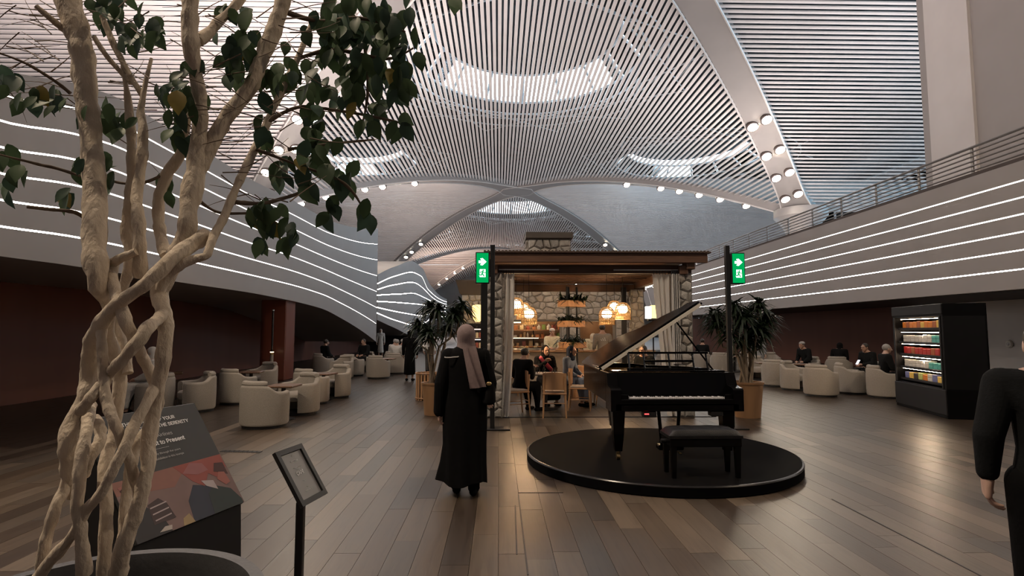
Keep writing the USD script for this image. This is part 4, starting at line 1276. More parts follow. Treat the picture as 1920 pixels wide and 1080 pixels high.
# pendants
GLOW = em('pendant_glow', (1.0, 0.74, 0.42), 9.0)
RATTAN = pm('rattan', (0.62, 0.42, 0.22), (0.5, 0.33, 0.17), .6, 30, transl=.35)


def build_pendant():
    t = thing('pendant_lamp', 'lamp', 'pendant lamp')
    R_, H_ = .17, .38
    sh_ = M(); ql = M()
    prof = [(.05, H_), (.10, H_ * .95), (.14, H_ * .82), (R_, H_ * .62), (R_, H_ * .4), (R_, .0)]
    for k in range(22):
        a = 2 * PI * k / 22
        sh_.tube([(r * math.cos(a), r * math.sin(a), z) for r, z in prof], .0045, 4)
    aa = np.linspace(0, 2 * PI, 25)
    for z, r in ((0, R_), (.07, R_), (.14, R_), (.22, R_), (H_ * .82, .14), (H_, .05)):
        sh_.tube(np.c_[r * np.cos(aa), r * np.sin(aa), 0 * aa + z], .007, 5, False)
    obj('cage', sh_, RATTAN, t)
    obj('weave', M().lathe([(R_ - .008, .0), (R_ - .008, .13)], 28), RATTAN, t)
    obj('bulb', M().ell((0, 0, .23), (.11, .11, .11), 2), GLOW, t, label='glowing globe')
    obj('cord', M().cyl((0, 0, H_), (0, 0, H_ + .30), .005, 5), MT['blackmetal'], t)
    return t


pend = Proto(build_pendant)
for (a, b, y), w in (((968, 590, 12.6), 'highest and leftmost of the left trio'), ((982, 598, 13.0), 'middle of the left trio'), ((992, 609, 12.0), 'lowest of the left trio'),
                     ((1138, 609, 12.0), 'lowest and largest of the right trio'), ((1152, 594, 13.2), 'highest of the right trio'), ((1168, 599, 12.6), 'rightmost of the right trio')):
    p = at(a, b, y)
    cd = obj('pendant_cord', M().cyl(p + V(0, 0, .62), (p[0], p[1], 2.85), .006, 5), MT['blackmetal'], rf)
    pend(p, 0, 'glowing domed rattan pendant lamp, %s' % w, 'rattan pendant lamps in the café')


def warm_light(path, loc, r, power, color=(1.0, .62, .32)):
    l = UsdLux.SphereLight.Define(stage, path); l.CreateRadiusAttr(r); l.CreateIntensityAttr(power); l.CreateColorAttr(Gf.Vec3f(*color))
    l.AddTranslateOp().Set(Gf.Vec3d(*map(float, loc)))


for k, (a, b, y) in enumerate(((980, 606, 12.4), (1153, 606, 12.4))):
    warm_light('/World/pendant_light_%d' % k, at(a, b, y) + V(0, 0, -.12), .08, 260)
# box lanterns
AMB = em('lantern_amber', (1.0, .62, .22), 2.6); AMB2 = em('lantern_pale', (1.0, .80, .50), 5.0)
for p, w, l in ((at(896, 584, 15.2), .24, 'amber glass lantern on the stone pier left of the café'), (at(1224, 586, 15.6), .26, 'square amber lantern behind the right stone pillar')):
    t = thing('lantern', l, 'lantern', p)
    if w < .25:
        obj('shade', M().lathe([(.06, -.28), (.12, -.2), (.15, 0), (.155, .14), (.14, .17), (.01, .19)], 20), AMB, t, label='glowing amber shade')
        obj('arm', M().cyl((0, 0, .18), (0, .40, .25), .012, 6), MT['blackmetal'], t)
    else:
        obj('pane', M().cbox((-.13, 0, 0), (.14, .2, .34), .01), AMB2, t); obj('pane', M().cbox((.07, 0, .02), (.24, .22, .36), .01), AMB, t)
        obj('base', M().cbox((0, 0, -.21), (.3, .2, .05), .01).cyl((0, 0, -.2), (0, 0, -p[2]), .02, 8), MT['blackmetal'], t)

# counter, kitchen things
ct = thing('service_counter', 'pale service counter with a wooden top along the back of the café', 'counter', (0, 16.4, 0))
obj('front', M().box((2.3, 0, .5), (4.3, .5, 1.0)), pm('counter_plaster', (.36, .31, .26), (.31, .265, .22), .7, 5), ct, smooth=False)
obj('top', M().cbox((2.3, -.03, 1.03), (4.4, .66, .06), .012), OAK, ct)
krng = random.Random(4)
FOOD = [pm('food_%d' % k, c, None, .5, 25) for k, c in enumerate(((.55, .30, .12), (.45, .18, .07), (.62, .50, .30), (.20, .30, .08), (.60, .58, .54), (.30, .08, .05)))]
TIN = pm('tin', (.6, .58, .55), None, .25, 8, metal=.9)
cs = thing('display_case', 'small lit glass food display on the left end of the café counter', 'display case', (.75, 16.35, 1.06))
obj('base', M().cbox((0, 0, .03), (.85, .4, .06), .01), TIN, cs)
obj('pane', M().cbox((0, -.19, .2), (.85, .008, .3), .002), MT['glass'], cs); obj('top', M().cbox((0, 0, .36), (.85, .4, .02), .005), TIN, cs)
obj('lamp_strip', M().box((0, -.1, .34), (.8, .03, .015)), AMB2, cs)
for k in range(6):
    tag(obj('pastry', M().ell((.42 + .13 * k, 16.3 + .05 * (k % 2), 1.06 + .085), (.055, .06, .035), 2), FOOD[k % 3]), '%s brown pastry from the left in the small lit café counter case' % ORD[k], 'pastry', 'pastries in the counter case')
for k in range(5):
    r = .035 + .01 * (k % 3); h = .12 + .05 * ((k * 7) % 4)
    tag(obj('canister', M().lathe([(.01, 0), (r, 0), (r, h), (r * .8, h + .02), (.01, h + .02)], 16, (3.05 + .12 * k, 16.35, 1.06)), TIN if k % 2 else FOOD[4]), '%s canister from the left on the right part of the café counter' % ORD[k], 'canister', 'canisters on the café counter')
tag(obj('dough_tray', M().cbox((2.0, 16.3, 1.075), (.7, .34, .03), .01).ell((1.85, 16.3, 1.11), (.14, .1, .05), 2).ell((2.1, 16.32, 1.11), (.12, .1, .045), 2), FOOD[0]), 'tray of golden bread in the middle of the café counter', 'bread tray')
shf = thing('kitchen_shelf', 'open kitchen shelves seen through the service opening of the back wall', 'shelf', (1.2, BY + 1.3, 0))
for z in (1.08, 1.36, 1.64):
    obj('board', M().cbox((0, 0, z), (1.9, .34, .03), .004), OAK, shf)
for s in (-.95, 0, .95):
    obj('upright', M().cbox((s, .12, 1.35), (.04, .04, .9), .004), MT['blackmetal'], shf)
obj('light_strip', M().box((-.45, -.16, 1.90), (.9, .04, .03)), AMB2, shf, label='glowing warm strip')
for z in (1.095, 1.375, 1.655):
    x = .32; ix = 0
    while x < 2.05:
        w = krng.uniform(.06, .14); h = krng.uniform(.09, .2)
        if krng.random() < .5: m_ = M().cbox((x + w / 2, BY + 1.28, z + h / 2), (w, .14, h), .012)
        else: m_ = M().lathe([(.01, 0), (w * .45, 0), (w * .5, h * .6), (w * .22, h * .8), (w * .22, h), (.01, h)], 12, (x + w / 2, BY + 1.28, z))
        tag(obj('jar' if krng.random() < .6 else 'carton', m_, krng.choice(FOOD)), '%s item from the left on the %s kitchen shelf behind the opening' % (ORD[ix], {1.095: 'bottom', 1.375: 'middle', 1.655: 'top'}[z]), 'jar', 'goods on the kitchen shelves'); ix += 1; x += w + krng.uniform(.03, .12)
warm_light('/World/kitchen_light', (1.1, BY + .75, 2.1), .07, 90)  # unseen warm lamps, placed to light the shelves, recess and counter
warm_light('/World/recess_light', (3.2, BY + .4, 1.85), .05, 45)
warm_light('/World/counter_light', (1.6, 16.9, 2.35), .07, 60)

# display fridge left of the café
df = thing('display_fridge', 'low display fridge with lit shelves in front of the broad stone pier', 'fridge', (-.52, 15.0, 0))
obj('carcass', M().box((0, .25, .9), (.62, .04, 1.8)).box((-.30, 0, .9), (.03, .5, 1.8)).box((.30, 0, .9), (.03, .5, 1.8)).box((0, 0, 1.79), (.62, .5, .04)).box((0, 0, .2), (.62, .5, .4)), MT['blackmetal'], df, smooth=False)
PINKL = em('fridge_tube_pink', (1.0, .78, .72), 3.0)
for z in (.55, .85, 1.15, 1.42):
    obj('shelf', M().cbox((0, 0, z), (.58, .44, .025), .004), TIN, df)
    obj('light_strip', M().box((0, -.19, z + .235), (.54, .03, .02)), PINKL, df)
    for k in range(6):
        tag(obj('packet', M().cbox((-.52 - .23 + .09 * k, 14.95, z + .013 + .07), (.075, .14, .14), .008), FOOD[(k * 3 + int(z * 10)) % 6]), 'small packet, %s from the left on the %s lit shelf of the low display fridge' % (ORD[k], ('lowest', 'second', 'third', 'top')[(.55, .85, 1.15, 1.42).index(z)]), 'packet', 'packets in the low display fridge')

# ---------------------------------------------------------------- planter divider


def blade_leaf(m, base, d, l, w, droop, n=4):
    d = unit(d); s = unit(np.cross(d, V(0, 0, 1)) + V(1e-4, 0, 0)); P = []
    for i in range(n + 1):
        t = i / n
        p = base + d * l * t + V(0, 0, -droop * l * t * t); ww = w * math.sin(PI * (.12 + .88 * t) ** .8) * .5 + .001
        P.append((p - s * ww + V(0, 0, .006), p, p + s * ww + V(0, 0, .006)))
    P = np.array([q[::2] for q in P]); m.grid(P)


def tuft(parent, c, n, l, w, spread, seed, name='leaf', single=0):
    r = random.Random(seed); m = M()
    for k in range(n):
        a = r.uniform(0, 2 * PI); e = r.uniform(.1, 1.2)
        blade_leaf(m, V(*c) + V(r.uniform(-1, 1), r.uniform(-1, 1), 0) * spread, V(math.cos(a), math.sin(a), e), l * r.uniform(.6, 1.1), w, r.uniform(.2, .8))
    return obj(name, m, LEAFD, parent, kind='stuff', smooth=60)


dv = thing('planter_divider', 'tall café divider of black poles carrying wooden plant troughs on three levels', 'planter', (1.74, 13.3, 0), math.radians(40))
for s in ((-.22, -.05), (-.05, .05), (.12, -.05), (.24, .05)):
    obj('pole', M().cbox((s[0], s[1], 1.33), (.035, .035, 2.66), .004), MT['blackmetal'], dv)
for k, (z, off) in enumerate(((1.28, 0.02), (1.78, -.02), (2.26, .0))):
    tr = obj('trough', M().cbox((off, 0, z), (.62, .34, .15), .008), TROUGH, dv)
    tuft(dv, (off, 0, z + .07), 230, .40, .04, .24, 20 + k)
obj('base_box', M().cbox((.1, 0, .4), (.34, .34, .8), .01), TROUGH, dv)

# ---------------------------------------------------------------- dining chairs and tables


def build_dining():
    t = thing('dining_chair', 'chair', 'chair')
    for sx in (-1, 1):
        obj('leg', M().tube([(sx * .20, -.20, .44), (sx * .215, -.215, 0)], [.020, .014], 8), OAK, t)
        obj('leg', M().tube([(sx * .20, .22, .78), (sx * .20, .19, .44), (sx * .215, .235, 0)], [.016, .020, .014], 8), OAK, t)
        obj('stretcher', M().tube([(sx * .207, -.21, .22), (sx * .207, .212, .22)], .010, 6), OAK, t)
    obj('stretcher', M().tube([(-.207, .21, .27), (.207, .21, .27)], .010, 6), OAK, t)
    a = np.linspace(-1, 1, 11)
    G = np.array([[(x * .225, .235 - .05 * x * x, z + .02 * (1 - x * x) * (z > .6)) for x in a] for z in (.52, .60, .70, .78, .82)])
    obj('backrest', M().slab(G, (0, -.016, 0)), OAK, t, smooth=50)
    obj('seat', M().cbox((0, 0, .445), (.45, .44, .035), .012), OAK, t)
    obj('seat_pad', M().cbox((0, -.01, .475), (.42, .40, .035), .015), cloth('pad', (.36, .30, .25)), t)
    return t


dch = Proto(build_dining)
for a, b, rz, l in ((1040, 781, PI * .97, 'wooden café chair turned away from us, in front of the round table'), (966, 777, -1.25, 'wooden café chair under the seated man in black'),
                    (1088, 768, 1.35, 'wooden café chair right of the round table, beside the piano tail'), (948, 742, -.6, 'wooden café chair behind the left curtain'), (1136, 760, 1.5, 'wooden café chair half hidden under the piano tail')):
    dch(gz(a, b) * V(1, 1, 0), rz + PI if False else rz, l, 'wooden café dining chairs')
tb = thing('round_table', 'round pedestal café table with glasses between the wooden chairs', 'table', (.98, 11.75, 0))
obj('tabletop', M().lathe([(.01, .71), (.37, .71), (.38, .725), (.37, .74), (.01, .74)], 32), pm('table_pale', (.34, .29, .25), None, .3, 6), tb)
obj('pedestal', M().lathe([(.035, .03), (.035, .71)], 14), MT['blackmetal'], tb)
obj('foot', M().lathe([(.01, 0), (.26, 0), (.26, .015), (.04, .04), (.01, .04)], 24), MT['blackmetal'], tb)
for k, (x, y) in enumerate(((.82, 11.6), (1.12, 11.55), (1.2, 11.8))):
    tag(obj('glass_cup', M().lathe([(.01, .742), (.028, .742), (.036, .85), (.033, .85), (.026, .75), (.01, .75)], 14, (x, y, 0)), MT['glass']), ('clear drinking glass on the round café table, at its left', 'clear drinking glass at the front of the round café table', 'clear drinking glass at the right of the round café table')[k], 'glass')
vs = thing('bud_vase', 'slim glass vase with a small sprig on the round café table', 'vase', (.95, 11.75, .742))
obj('vase', M().lathe([(.01, 0), (.03, 0), (.035, .06), (.012, .12), (.016, .17)], 14), MT['glass'], vs)
obj('sprig', M().tube([(0, 0, .02), (.01, 0, .2), (.04, 0, .28)], .003, 4), LEAFD, vs)
fl_ = M()
for k in range(8): blade_leaf(fl_, V(.02 + .004 * k, 0, .2 + .012 * k), V(math.cos(k * 2), math.sin(k * 2), .6), .05, .02, .3, 3)
obj('leaf', fl_, LEAFD, vs, kind='stuff')
flr = tag(obj('floor_edge', M().box((1.9, 10.62, .006), (4.4, .04, .012)), MT['blackmetal']), 'dark threshold strip along the front of the café floor', 'threshold strip')
# ================================================================== LOUNGE CHAIRS, TABLES, PLANTS, FRIDGE
BOUCLE = pm('boucle_cream', (0.37, 0.34, 0.30), (0.31, 0.285, 0.25), .95, 60, bump=.5, bscale=180, spec=.2)
WALNUT = pm('walnut', (0.17, 0.095, 0.055), (0.12, 0.065, 0.038), .4, 3, stretch=(1, 12, 1))


def build_tub():
    """A barrel chair that faces -y: closed shell, higher rolled back, round seat cushion."""
    t = thing('tub_chair', 'chair', 'chair')
    th = np.linspace(-2.35, 2.35, 41); ro, ri = .40, .285
    rows = []
    for a in th:
        k = 1 / (1 + math.exp((abs(a) - 1.05) * 9)); zt = .60 + .12 * k
        d = V(math.sin(a), math.cos(a)) * V(1.0, .95)
        pr = [(ro - .02, .05), (ro, .08), (ro + .004, zt * .6), (ro, zt - .05), (ro - .02, zt - .012), ((ro + ri) / 2, zt), (ri + .02, zt - .012), (ri, zt - .05), (ri, .30), (ri, .05)]
        rows.append([(d[0] * r, d[1] * r, z) for r, z in pr])
    G = np.array(rows)
    m = M().grid(G)
    for e, fl in ((0, 0), (-1, 1)):
        c = G[e]; cm = c.mean(0); n = len(c)
        m.add(np.vstack([c, [cm]]), [[i, (i + 1) % n, n][::(1 if fl else -1)] for i in range(n)])
    obj('shell', m, BOUCLE, t, smooth=60)
    a = np.linspace(-.85, .85, 13)
    rr = .062 * np.minimum(1, 1.3 - np.abs(a) ** 3 * .9)
    obj('back_cushion', M().tube(np.c_[np.sin(a) * .325, np.cos(a) * .325 * .95, 0 * a + .735], rr * .9, 10), BOUCLE, t, label='rolled cushion along the top of the back')
    obj('seat_cushion', M().lathe([(.01, .26), (.27, .26), (.29, .30), (.29, .38), (.26, .42), (.15, .435), (.01, .44)], 28, (0, -.02, 0)), BOUCLE, t, smooth=60)
    obj('plinth', M().lathe([(.01, 0), (.35, 0), (.35, .055), (.01, .055)], 28), MT['black'], t)
    return t


tub = Proto(build_tub)
LC = [  # pixel at the middle of the base front, facing, where
    (495, 806, 2.75, 'cream tub chair seen from behind, nearest to us on the left side'),
    (560, 780, -.55, 'cream tub chair facing us across the small table from the nearest left one'),
    (583, 760, 2.65, 'cream tub chair from behind, second row left, right of the red column'),
    (626, 748, -.5, 'cream tub chair facing us behind the second-row left chair'),
    (445, 760, 2.7, 'cream tub chair from behind beside the pale lamp pole'),
    (490, 738, -.5, 'cream tub chair facing us in front of the red column'),
    (364, 775, -.9, 'cream tub chair partly hidden by the slanted board'),
    (709, 711, 2.9, 'cream tub chair from behind, left of the black-robed walker'),
    (742, 702, 2.9, 'cream tub chair against the black-robed walker in the left distance'),
    (606, 703, 2.4, 'cream tub chair in the left distance beyond the red column'),
    (640, 712, -.4, 'distant left tub chair beside a small table'), (662, 706, 2.6, 'distant left tub chair under the white wall end'),
    (683, 698, -.4, 'distant left tub chair farthest along the brown wall'),
    (1540, 745, 2.2, 'cream tub chair from behind, nearest on the right side'),
    (1492, 733, .6, 'cream tub chair facing us beside the nearest right one'),
    (1456, 726, 2.4, 'cream tub chair from behind, right of the potted plant on the right'),
    (1418, 714, -.1, 'cream tub chair facing us behind the right potted plant'),
    (1597, 740, 1.2, 'cream tub chair left of the black fridge, beside a dark-clothed guest'),
    (1660, 748, 1.4, 'cream tub chair against the black fridge'),
    (1574, 715, 2.4, 'right tub chair by the brown wall behind the hunched guest'),
    (1352, 700, 2.6, 'cream tub chair seen behind the piano, right of the stone pillar'),
    (1318, 697, 2.7, 'cream tub chair beside the right stone pillar, seen over the piano'), (1402, 698, -.3, 'cream tub chair facing us left of the right exit post'),
    (1250, 700, 2.6, 'cream tub chair seen under the piano lid, behind the music desk'),
    (1445, 700, -.2, 'cream tub chair with a rolled top behind the patterned guest'),
    (284, 780, -1.1, 'cream tub chair under the white-robed guest beside the trunk'), (1514, 716, -1.2, 'cream tub chair under the guest with the pale cap'),
    (1634, 735, -1.3, 'cream tub chair under the guest with the bright phone'), (738, 696, 2.95, 'cream tub chair under the second white-shirted man'), (752, 699, 2.7, 'cream tub chair under the man in grey by the black-robed walker')]
SEAT = []
for a, b, rz, l in LC:
    p = gz(a, b) * V(1, 1, 0); p = p + unit(p) * .36
    tub(p, rz, l, 'cream tub chairs of the lounge'); SEAT.append((p, rz))


def build_ltable():
    t = thing('lounge_table', 'table', 'table')
    obj('tabletop', M().cbox((0, 0, .61), (.5, .5, .04), .012), WALNUT, t)
    obj('pedestal', M().lathe([(.045, .03), (.04, .59)], 14), MT['blackmetal'], t)
    obj('foot', M().lathe([(.01, 0), (.22, 0), (.22, .02), (.05, .04), (.01, .04)], 24), MT['blackmetal'], t)
    return t


lt = Proto(build_ltable)
for a, b, l in ((0, 1, 'square walnut table between the two nearest left tub chairs'), (2, 3, 'square walnut table beside the second-row left tub chair'), (4, 5, 'square walnut table by the red column'),
                    (6, 25, 'square walnut table just right of the braided tree trunk'), (7, 8, 'small square table in the left distance beside the black-robed walker'), (10, 11, 'small square table among the distant left chairs'),
                    (15, 16, 'square table behind the right potted plant'), (20, 22, 'square wooden table seen over the piano, by the right exit post'), (14, 26, 'square table beyond the nearest right tub chairs')):
    p, q = SEAT[a][0], SEAT[b][0]; d = q - p
    if a == 6: p = q = gz(318, 748) * V(1, 1, 0)
    lt((p + q) / 2, math.atan2(d[1], d[0]), l, 'square walnut lounge tables')
for (a, b, y), l in (((633, 690, 14.6), 'small white cup on the second-row left table'), ((1528, 690, 14.3), 'small white cup on the nearest right lounge table'), ((540, 700, 11.0), 'small white cup on the nearest left lounge table')):
    pass

# red column, pale lamp pole
obj('column', M().cbox((-7.35, 18.9, 1.75), (.82, .82, 3.5), .03), MT['redwood'], label='square red-brown clad column under the left white wall', cat='column', kind='structure')
lp = thing('floor_lamp', 'slim pole lamp with a gold collar beside the red column', 'lamp', gz(508, 716))
obj('stem', M().cyl((0, 0, 0), (0, 0, .85), .05, 14), pm('lamp_stem', (.4, .36, .31), None, .4, 6), lp)
obj('collar', M().cyl((0, 0, .85), (0, 0, .97), .055, 14), BRASS, lp)
obj('glow', M().cyl((0, 0, .925), (0, 0, .95), .057, 14), AMB2, lp)
obj('rod', M().cyl((0, 0, .97), (0, 0, 2.25), .03, 10), MT['blackmetal'], lp)
obj('tip', M().cyl((0, 0, 2.25), (0, 0, 2.29), .034, 10), MT['white'], lp)

# ---------------------------------------------------------------- potted dracaenas
POTW = pm('pot_wood', (0.30, 0.17, 0.085), (0.22, 0.12, 0.06), .45, 4, stretch=(1, 1, .15))
BARKP = pm('cane_bark', (0.20, 0.155, 0.11), None, .8, 14)


def dracaena(name, label, base, canes, heads, spread, seed, pot, h_pot, r_pot):
    t = thing(name, label, 'potted plant', base)
    if pot == 'round':
        obj('pot', M().lathe([(.01, 0), (r_pot * .78, 0), (r_pot, h_pot), (r_pot - .03, h_pot), (r_pot * .75, .1)], 28), POTW, t)
        r = r_pot + .004
        obj('rim', M().lathe([(r - .002, h_pot - .05), (r + .008, h_pot - .03), (r + .008, h_pot), (r - .02, h_pot)], 28), POTW, t)
    obj('soil', M().disc((0, 0, h_pot - .05), r_pot - .03, 24), SOIL, t)
    r = random.Random(seed); k = 0
    for (x, y, z) in heads:
        b = V(r.uniform(-.1, .1), r.uniform(-.1, .1), h_pot - .06)
        pts = [b, b * .6 + V(x * .35, y * .35, z * .45 + .1), V(x * .8, y * .8, z * .75), V(x, y, z)]
        obj('cane', M().tube(pts, [.026, .022, .018, .012], 7), BARKP, t)
        m = M()
        for q in range(84):
            a = r.uniform(0, 2 * PI); e = r.uniform(-.3, 1.3)
            blade_leaf(m, V(x, y, z) + V(0, 0, r.uniform(-.10, .05)), V(math.cos(a), math.sin(a), e), r.uniform(.26, .46), .055, r.uniform(.25, .9))
        obj('leaf_head', m, LEAFD, t, smooth=60)
    return t


pl_ = gz(812, 781) * V(1, 1, 0) + V(0, .28, 0)
dracaena('potted_palm', 'palm-like potted plant with dark strappy leaf heads left of the café', pl_, 5, [(-.35, .1, 1.75), (.05, 0, 2.05), (.35, .05, 1.95), (.2, .3, 1.7), (-.1, -.2, 1.55), (.5, .2, 2.12), (-.15, .25, 2.1)], .4, 3, 'round', .62, .26)
pr_ = gz(1415, 786) * V(1, 1, 0) + V(0, .28, 0)
dracaena('potted_palm', 'bushy potted plant in a wooden pot behind the right exit post', pr_, 5, [(-.55, .1, 1.95), (-.2, 0, 2.08), (.1, .2, 2.0), (.3, .05, 2.12), (-.35, -.1, 1.6), (.15, -.15, 1.65), (.4, .1, 1.7), (0, .2, 1.4), (-.5, .15, 1.75), (.5, .2, 1.9), (-.1, -.2, 1.85), (.2, .1, 1.45)], .5, 4, 'round', .66, .29)
bk_ = gz(800, 752) * V(1, 1, 0) + V(-.02, .3, 0)
t = thing('slatted_pot', 'round pot of upright wooden slats behind the palm pot', 'plant pot', bk_)
for k in range(22):
    a = 2 * PI * k / 22
    obj('slat', M().add(*M().cbox((0, 0, .32), (.05, .016, .64), .003).out(), R=rotz(a + PI / 2), t=(.27 * math.cos(a), .27 * math.sin(a), 0)), OAK, t)
aa = np.linspace(0, 2 * PI, 33)
for z in (.05, .62): obj('ring', M().tube(np.c_[.285 * np.cos(aa), .285 * np.sin(aa), 0 * aa + z], .014, 6, False), OAK, t)
obj('liner', M().lathe([(.01, .01), (.24, .01), (.24, .58), (.01, .58)], 24), SOIL, t)

# ---------------------------------------------------------------- the black snack fridge
fa = math.atan2(10.24 - 12.23, 8.26 - 8.73)        # along the front, far to near
FRM = pm('fridge_black', (0.008, 0.008, 0.009), (0.006, 0.006, 0.007), .5, 6, spec=.15)
FRG = pm('fridge_panel', (0.022, 0.022, 0.024), (0.018, 0.018, 0.02), .5, 6, spec=.2)
FL, FD, FH = 2.04, .72, 2.13
F0 = V(8.73, 12.23, 0)
fx = V(math.cos(fa), math.sin(fa), 0); fn = V(-fx[1], fx[0], 0)
if fn[0] < 0: fn = -fn          # into the fridge, away from the hall
Rf_ = np.c_[fx, fn, V(0, 0, 1)]
if np.linalg.det(Rf_) < 0: pass


def FP(u, v, z): return F0 + fx * u + fn * v + V(0, 0, z)


def fbox(c, d, ch=.006):
    v, f = M().cbox((0, 0, 0), d, ch).out()
    v = np.array([FP(c[0], c[1], c[2]) + Rf_ @ q for q in v])
    if np.linalg.det(Rf_) < 0: f = f[:, ::-1]
    return v, f


def fobj(name, parts_, mat, parent, **k):
    m = M()
    for c, d in parts_: m.add(*fbox(c, d))
    return obj(name, m, mat, parent, smooth=False, **k)


fg = thing('snack_fridge', 'tall black open-front fridge with five lit shelves of packaged food on the right', 'fridge')
fobj('cabinet', [((FL / 2, FD - .02, FH / 2), (FL, .04, FH)), ((.06, FD / 2, FH / 2), (.12, FD, FH)), ((FL - .06, FD / 2, FH / 2), (.12, FD, FH)), ((FL / 2, FD / 2, FH - .12), (FL, FD, .24)), ((FL / 2, FD / 2, .27), (FL, FD, .54))], FRM, fg)
fobj('header_panel', [((FL / 2, -.008, FH - .10), (FL - .01, .02, .19))], FRG, fg)
fobj('kick_panel', [((FL / 2, -.008, .29), (FL - .01, .02, .46))], FRG, fg)
fobj('frame', [((.10, -.006, 1.22), (.05, .02, 1.36)), ((FL - .10, -.006, 1.22), (.05, .02, 1.36))], MT['blackmetal'], fg)
TUBE = em('fridge_tube', (1.0, .76, .52), 10.0)
SZ = [.60, .85, 1.12, 1.37, 1.66]
COLS = {'o': (.75, .25, .04), 'y': (.80, .55, .12), 'w': (.62, .60, .56), 't': (.10, .45, .40), 'r': (.50, .035, .03), 'b': (.18, .2, .42), 'g': (.55, .6, .2), 'k': (.05, .04, .04), 'd': (.42, .12, .04)}
PK = {k: pm('pack_' + k, c, tuple(x * .8 for x in c), .35, 14) for k, c in COLS.items()}
rowsF = ['bykgowbyg', 'wwwwwwtttw', 'rrdrrrrdr', 'wwwwwwwttt', 'odoodyoodyo']
pname = {'o': 'orange', 'y': 'yellow', 'w': 'white', 't': 'turquoise', 'r': 'red', 'b': 'blue', 'g': 'lime', 'k': 'black', 'd': 'rust-red'}
wh = ('bottom', 'second-lowest', 'middle', 'second-highest', 'top')
prg = random.Random(9)
for i, z in enumerate(SZ):
    fobj('shelf', [((FL / 2, .34, z), (FL - .24, .56, .025))], MT['blackmetal'], fg)
    fobj('price_rail', [((FL / 2, .055, z - .002), (FL - .24, .012, .045))], FRG, fg)
    fobj('light_tube', [((FL / 2, .10, z + (.215 if i < 4 else .20)), (FL - .30, .02, .018))], TUBE, fg, label='glowing tube over the shelf')
    r_ = rowsF[i]; n = len(r_); L_ = (FL - .36) * (.85 if i == 2 else 1.0); w = L_ / n
    for k, c in enumerate(r_):
        hh = prg.uniform(.12, .15) if c != 'w' else prg.uniform(.13, .16)
        for lay in range(2 if c in 'wt' else 1):
            h2 = hh / (2 if c in 'wt' else 1)
            o = fobj('food_pack', [((.19 + w * (k + .5), .19, z + .014 + h2 * (lay + .5)), (w * .92, .16, h2 * .96))], PK[c], None)
            tag(o, '%s food pack, %s from the left%s, on the %s snack fridge shelf' % (pname[c], ORD[k], (', lower layer', ', upper layer')[lay] if c in 'wt' else '', wh[i]), 'food pack', '%s packs on the %s fridge shelf' % (pname[c], wh[i]))
for i in range(2):
    l = UsdLux.SphereLight.Define(stage, '/World/fridge_light_%d' % i); l.CreateRadiusAttr(.04); l.CreateIntensityAttr(480); l.CreateColorAttr(Gf.Vec3f(1.0, .72, .5))
    l.AddTranslateOp().Set(Gf.Vec3d(*map(float, FP(FL / 2, .14, (1.02, 1.56)[i]))))
th = thing('wall_thermostat', 'small round white thermostat on the pale right wall', 'thermostat', onx(1893, 645, 16.08))
obj('cover', M().lathe([(.13, 0), (.13, .02), (.10, .05), (.01, .055)], 20).out() and M().add(*M().lathe([(.13, 0), (.13, .02), (.10, .05), (.01, .055)], 20).out(), R=roty(-PI / 2)), MT['white'], th)
obj('dial', M().add(*M().lathe([(.05, .05), (.045, .075), (.01, .08)], 14).out(), R=roty(-PI / 2)), MT['steel'], th)
# ================================================================== GUESTS AND STAFF
def on(a, b): return gz(a, b) * V(1, 1, 0)


sit = pose_sit
# café
figure('man in black seated at the round café table, seen from behind', pose_sit(.22, dict(wl=('L', -.05, -.30, .42), wr=('L', .04, -.30, .42))), on(962, 776) + V(.14, .12, 0), -1.25 + PI + .55 if False else 2.4, top=BLK, hair='dark')
figure('woman in black with a red scarf seated across the round café table', pose_sit(.1, dict(wl=('L', -.08, -.28, .45))), V(1.02, 12.6, 0), 0.3, top=BLK, robe=BLK, scarf=BLK, detail=lambda r, j, B, e_: obj('shawl', M().man(hullm(sp(j['sl'] + V(.06, -.06, .02), .05), sp(j['waist'] + V(.12, -.12, .06), .045))), PINK, r, label='red shawl'))
figure('person in a blue-grey wrap seated right of the round café table', pose_sit(.15), V(1.50, 12.35, 0), 1.0, top=BLUE, robe=BLUE, scarf=NAVY)
figure('cook in a cream coat and white cap behind the café counter', pose_stand(1.68, dict(el=(-.23, -.1, 1.14), er=(.23, -.1, 1.14), wl=(-.12, -.28, 1.12), wr=(.12, -.28, 1.12))), V(1.62, 16.98, 0), .1, top=CREAM, cap=WHT, eyes=True, hair='dark')


def stripes(r, j, B, e_):
    for k in range(3):
        x = -.045 + .05 * k
        m = M().prism(Polygon([(x - .012, 0), (x + .016, 0), (x - .012 , .045 + .025 * k), (x - .036, .045 + .025 * k)]), .006, R=np.array([[-1.0, 0, 0], [0, 0, 1], [0, 1, 0]]), t=j['chest'] + V(0, .125, .0))
        obj('stripe', m, WHT, r, label='white slanted stripe of the back emblem', smooth=False)


figure('man in a grey jacket with a white striped emblem on the back at the counter', pose_stand(1.78, dict(wl=(-.2, -.2, 1.08), wr=(.2, -.2, 1.08))), V(2.90, 15.65, 0), PI, top=cloth('warm_grey', (.26, .235, .205)), bottom=GRY, hair='dark', detail=stripes)
figure('server in a yellowish smock and pale headscarf leaning at the counter', pose_stand(1.58, dict(head=(.02, -.12, 1.52), neck=(.01, -.05, 1.40), wl=(-.15, -.26, 1.0), wr=(.15, -.26, 1.0))), V(2.80, 16.98, 0), .5, top=CREAM, scarf=cloth('hood', (.5, .44, .34)), eyes=True)
figure('dark-clothed guest seated beyond the right curtain of the café', pose_sit(.1), V(3.3, 12.6, 0), -.8, top=DKB)
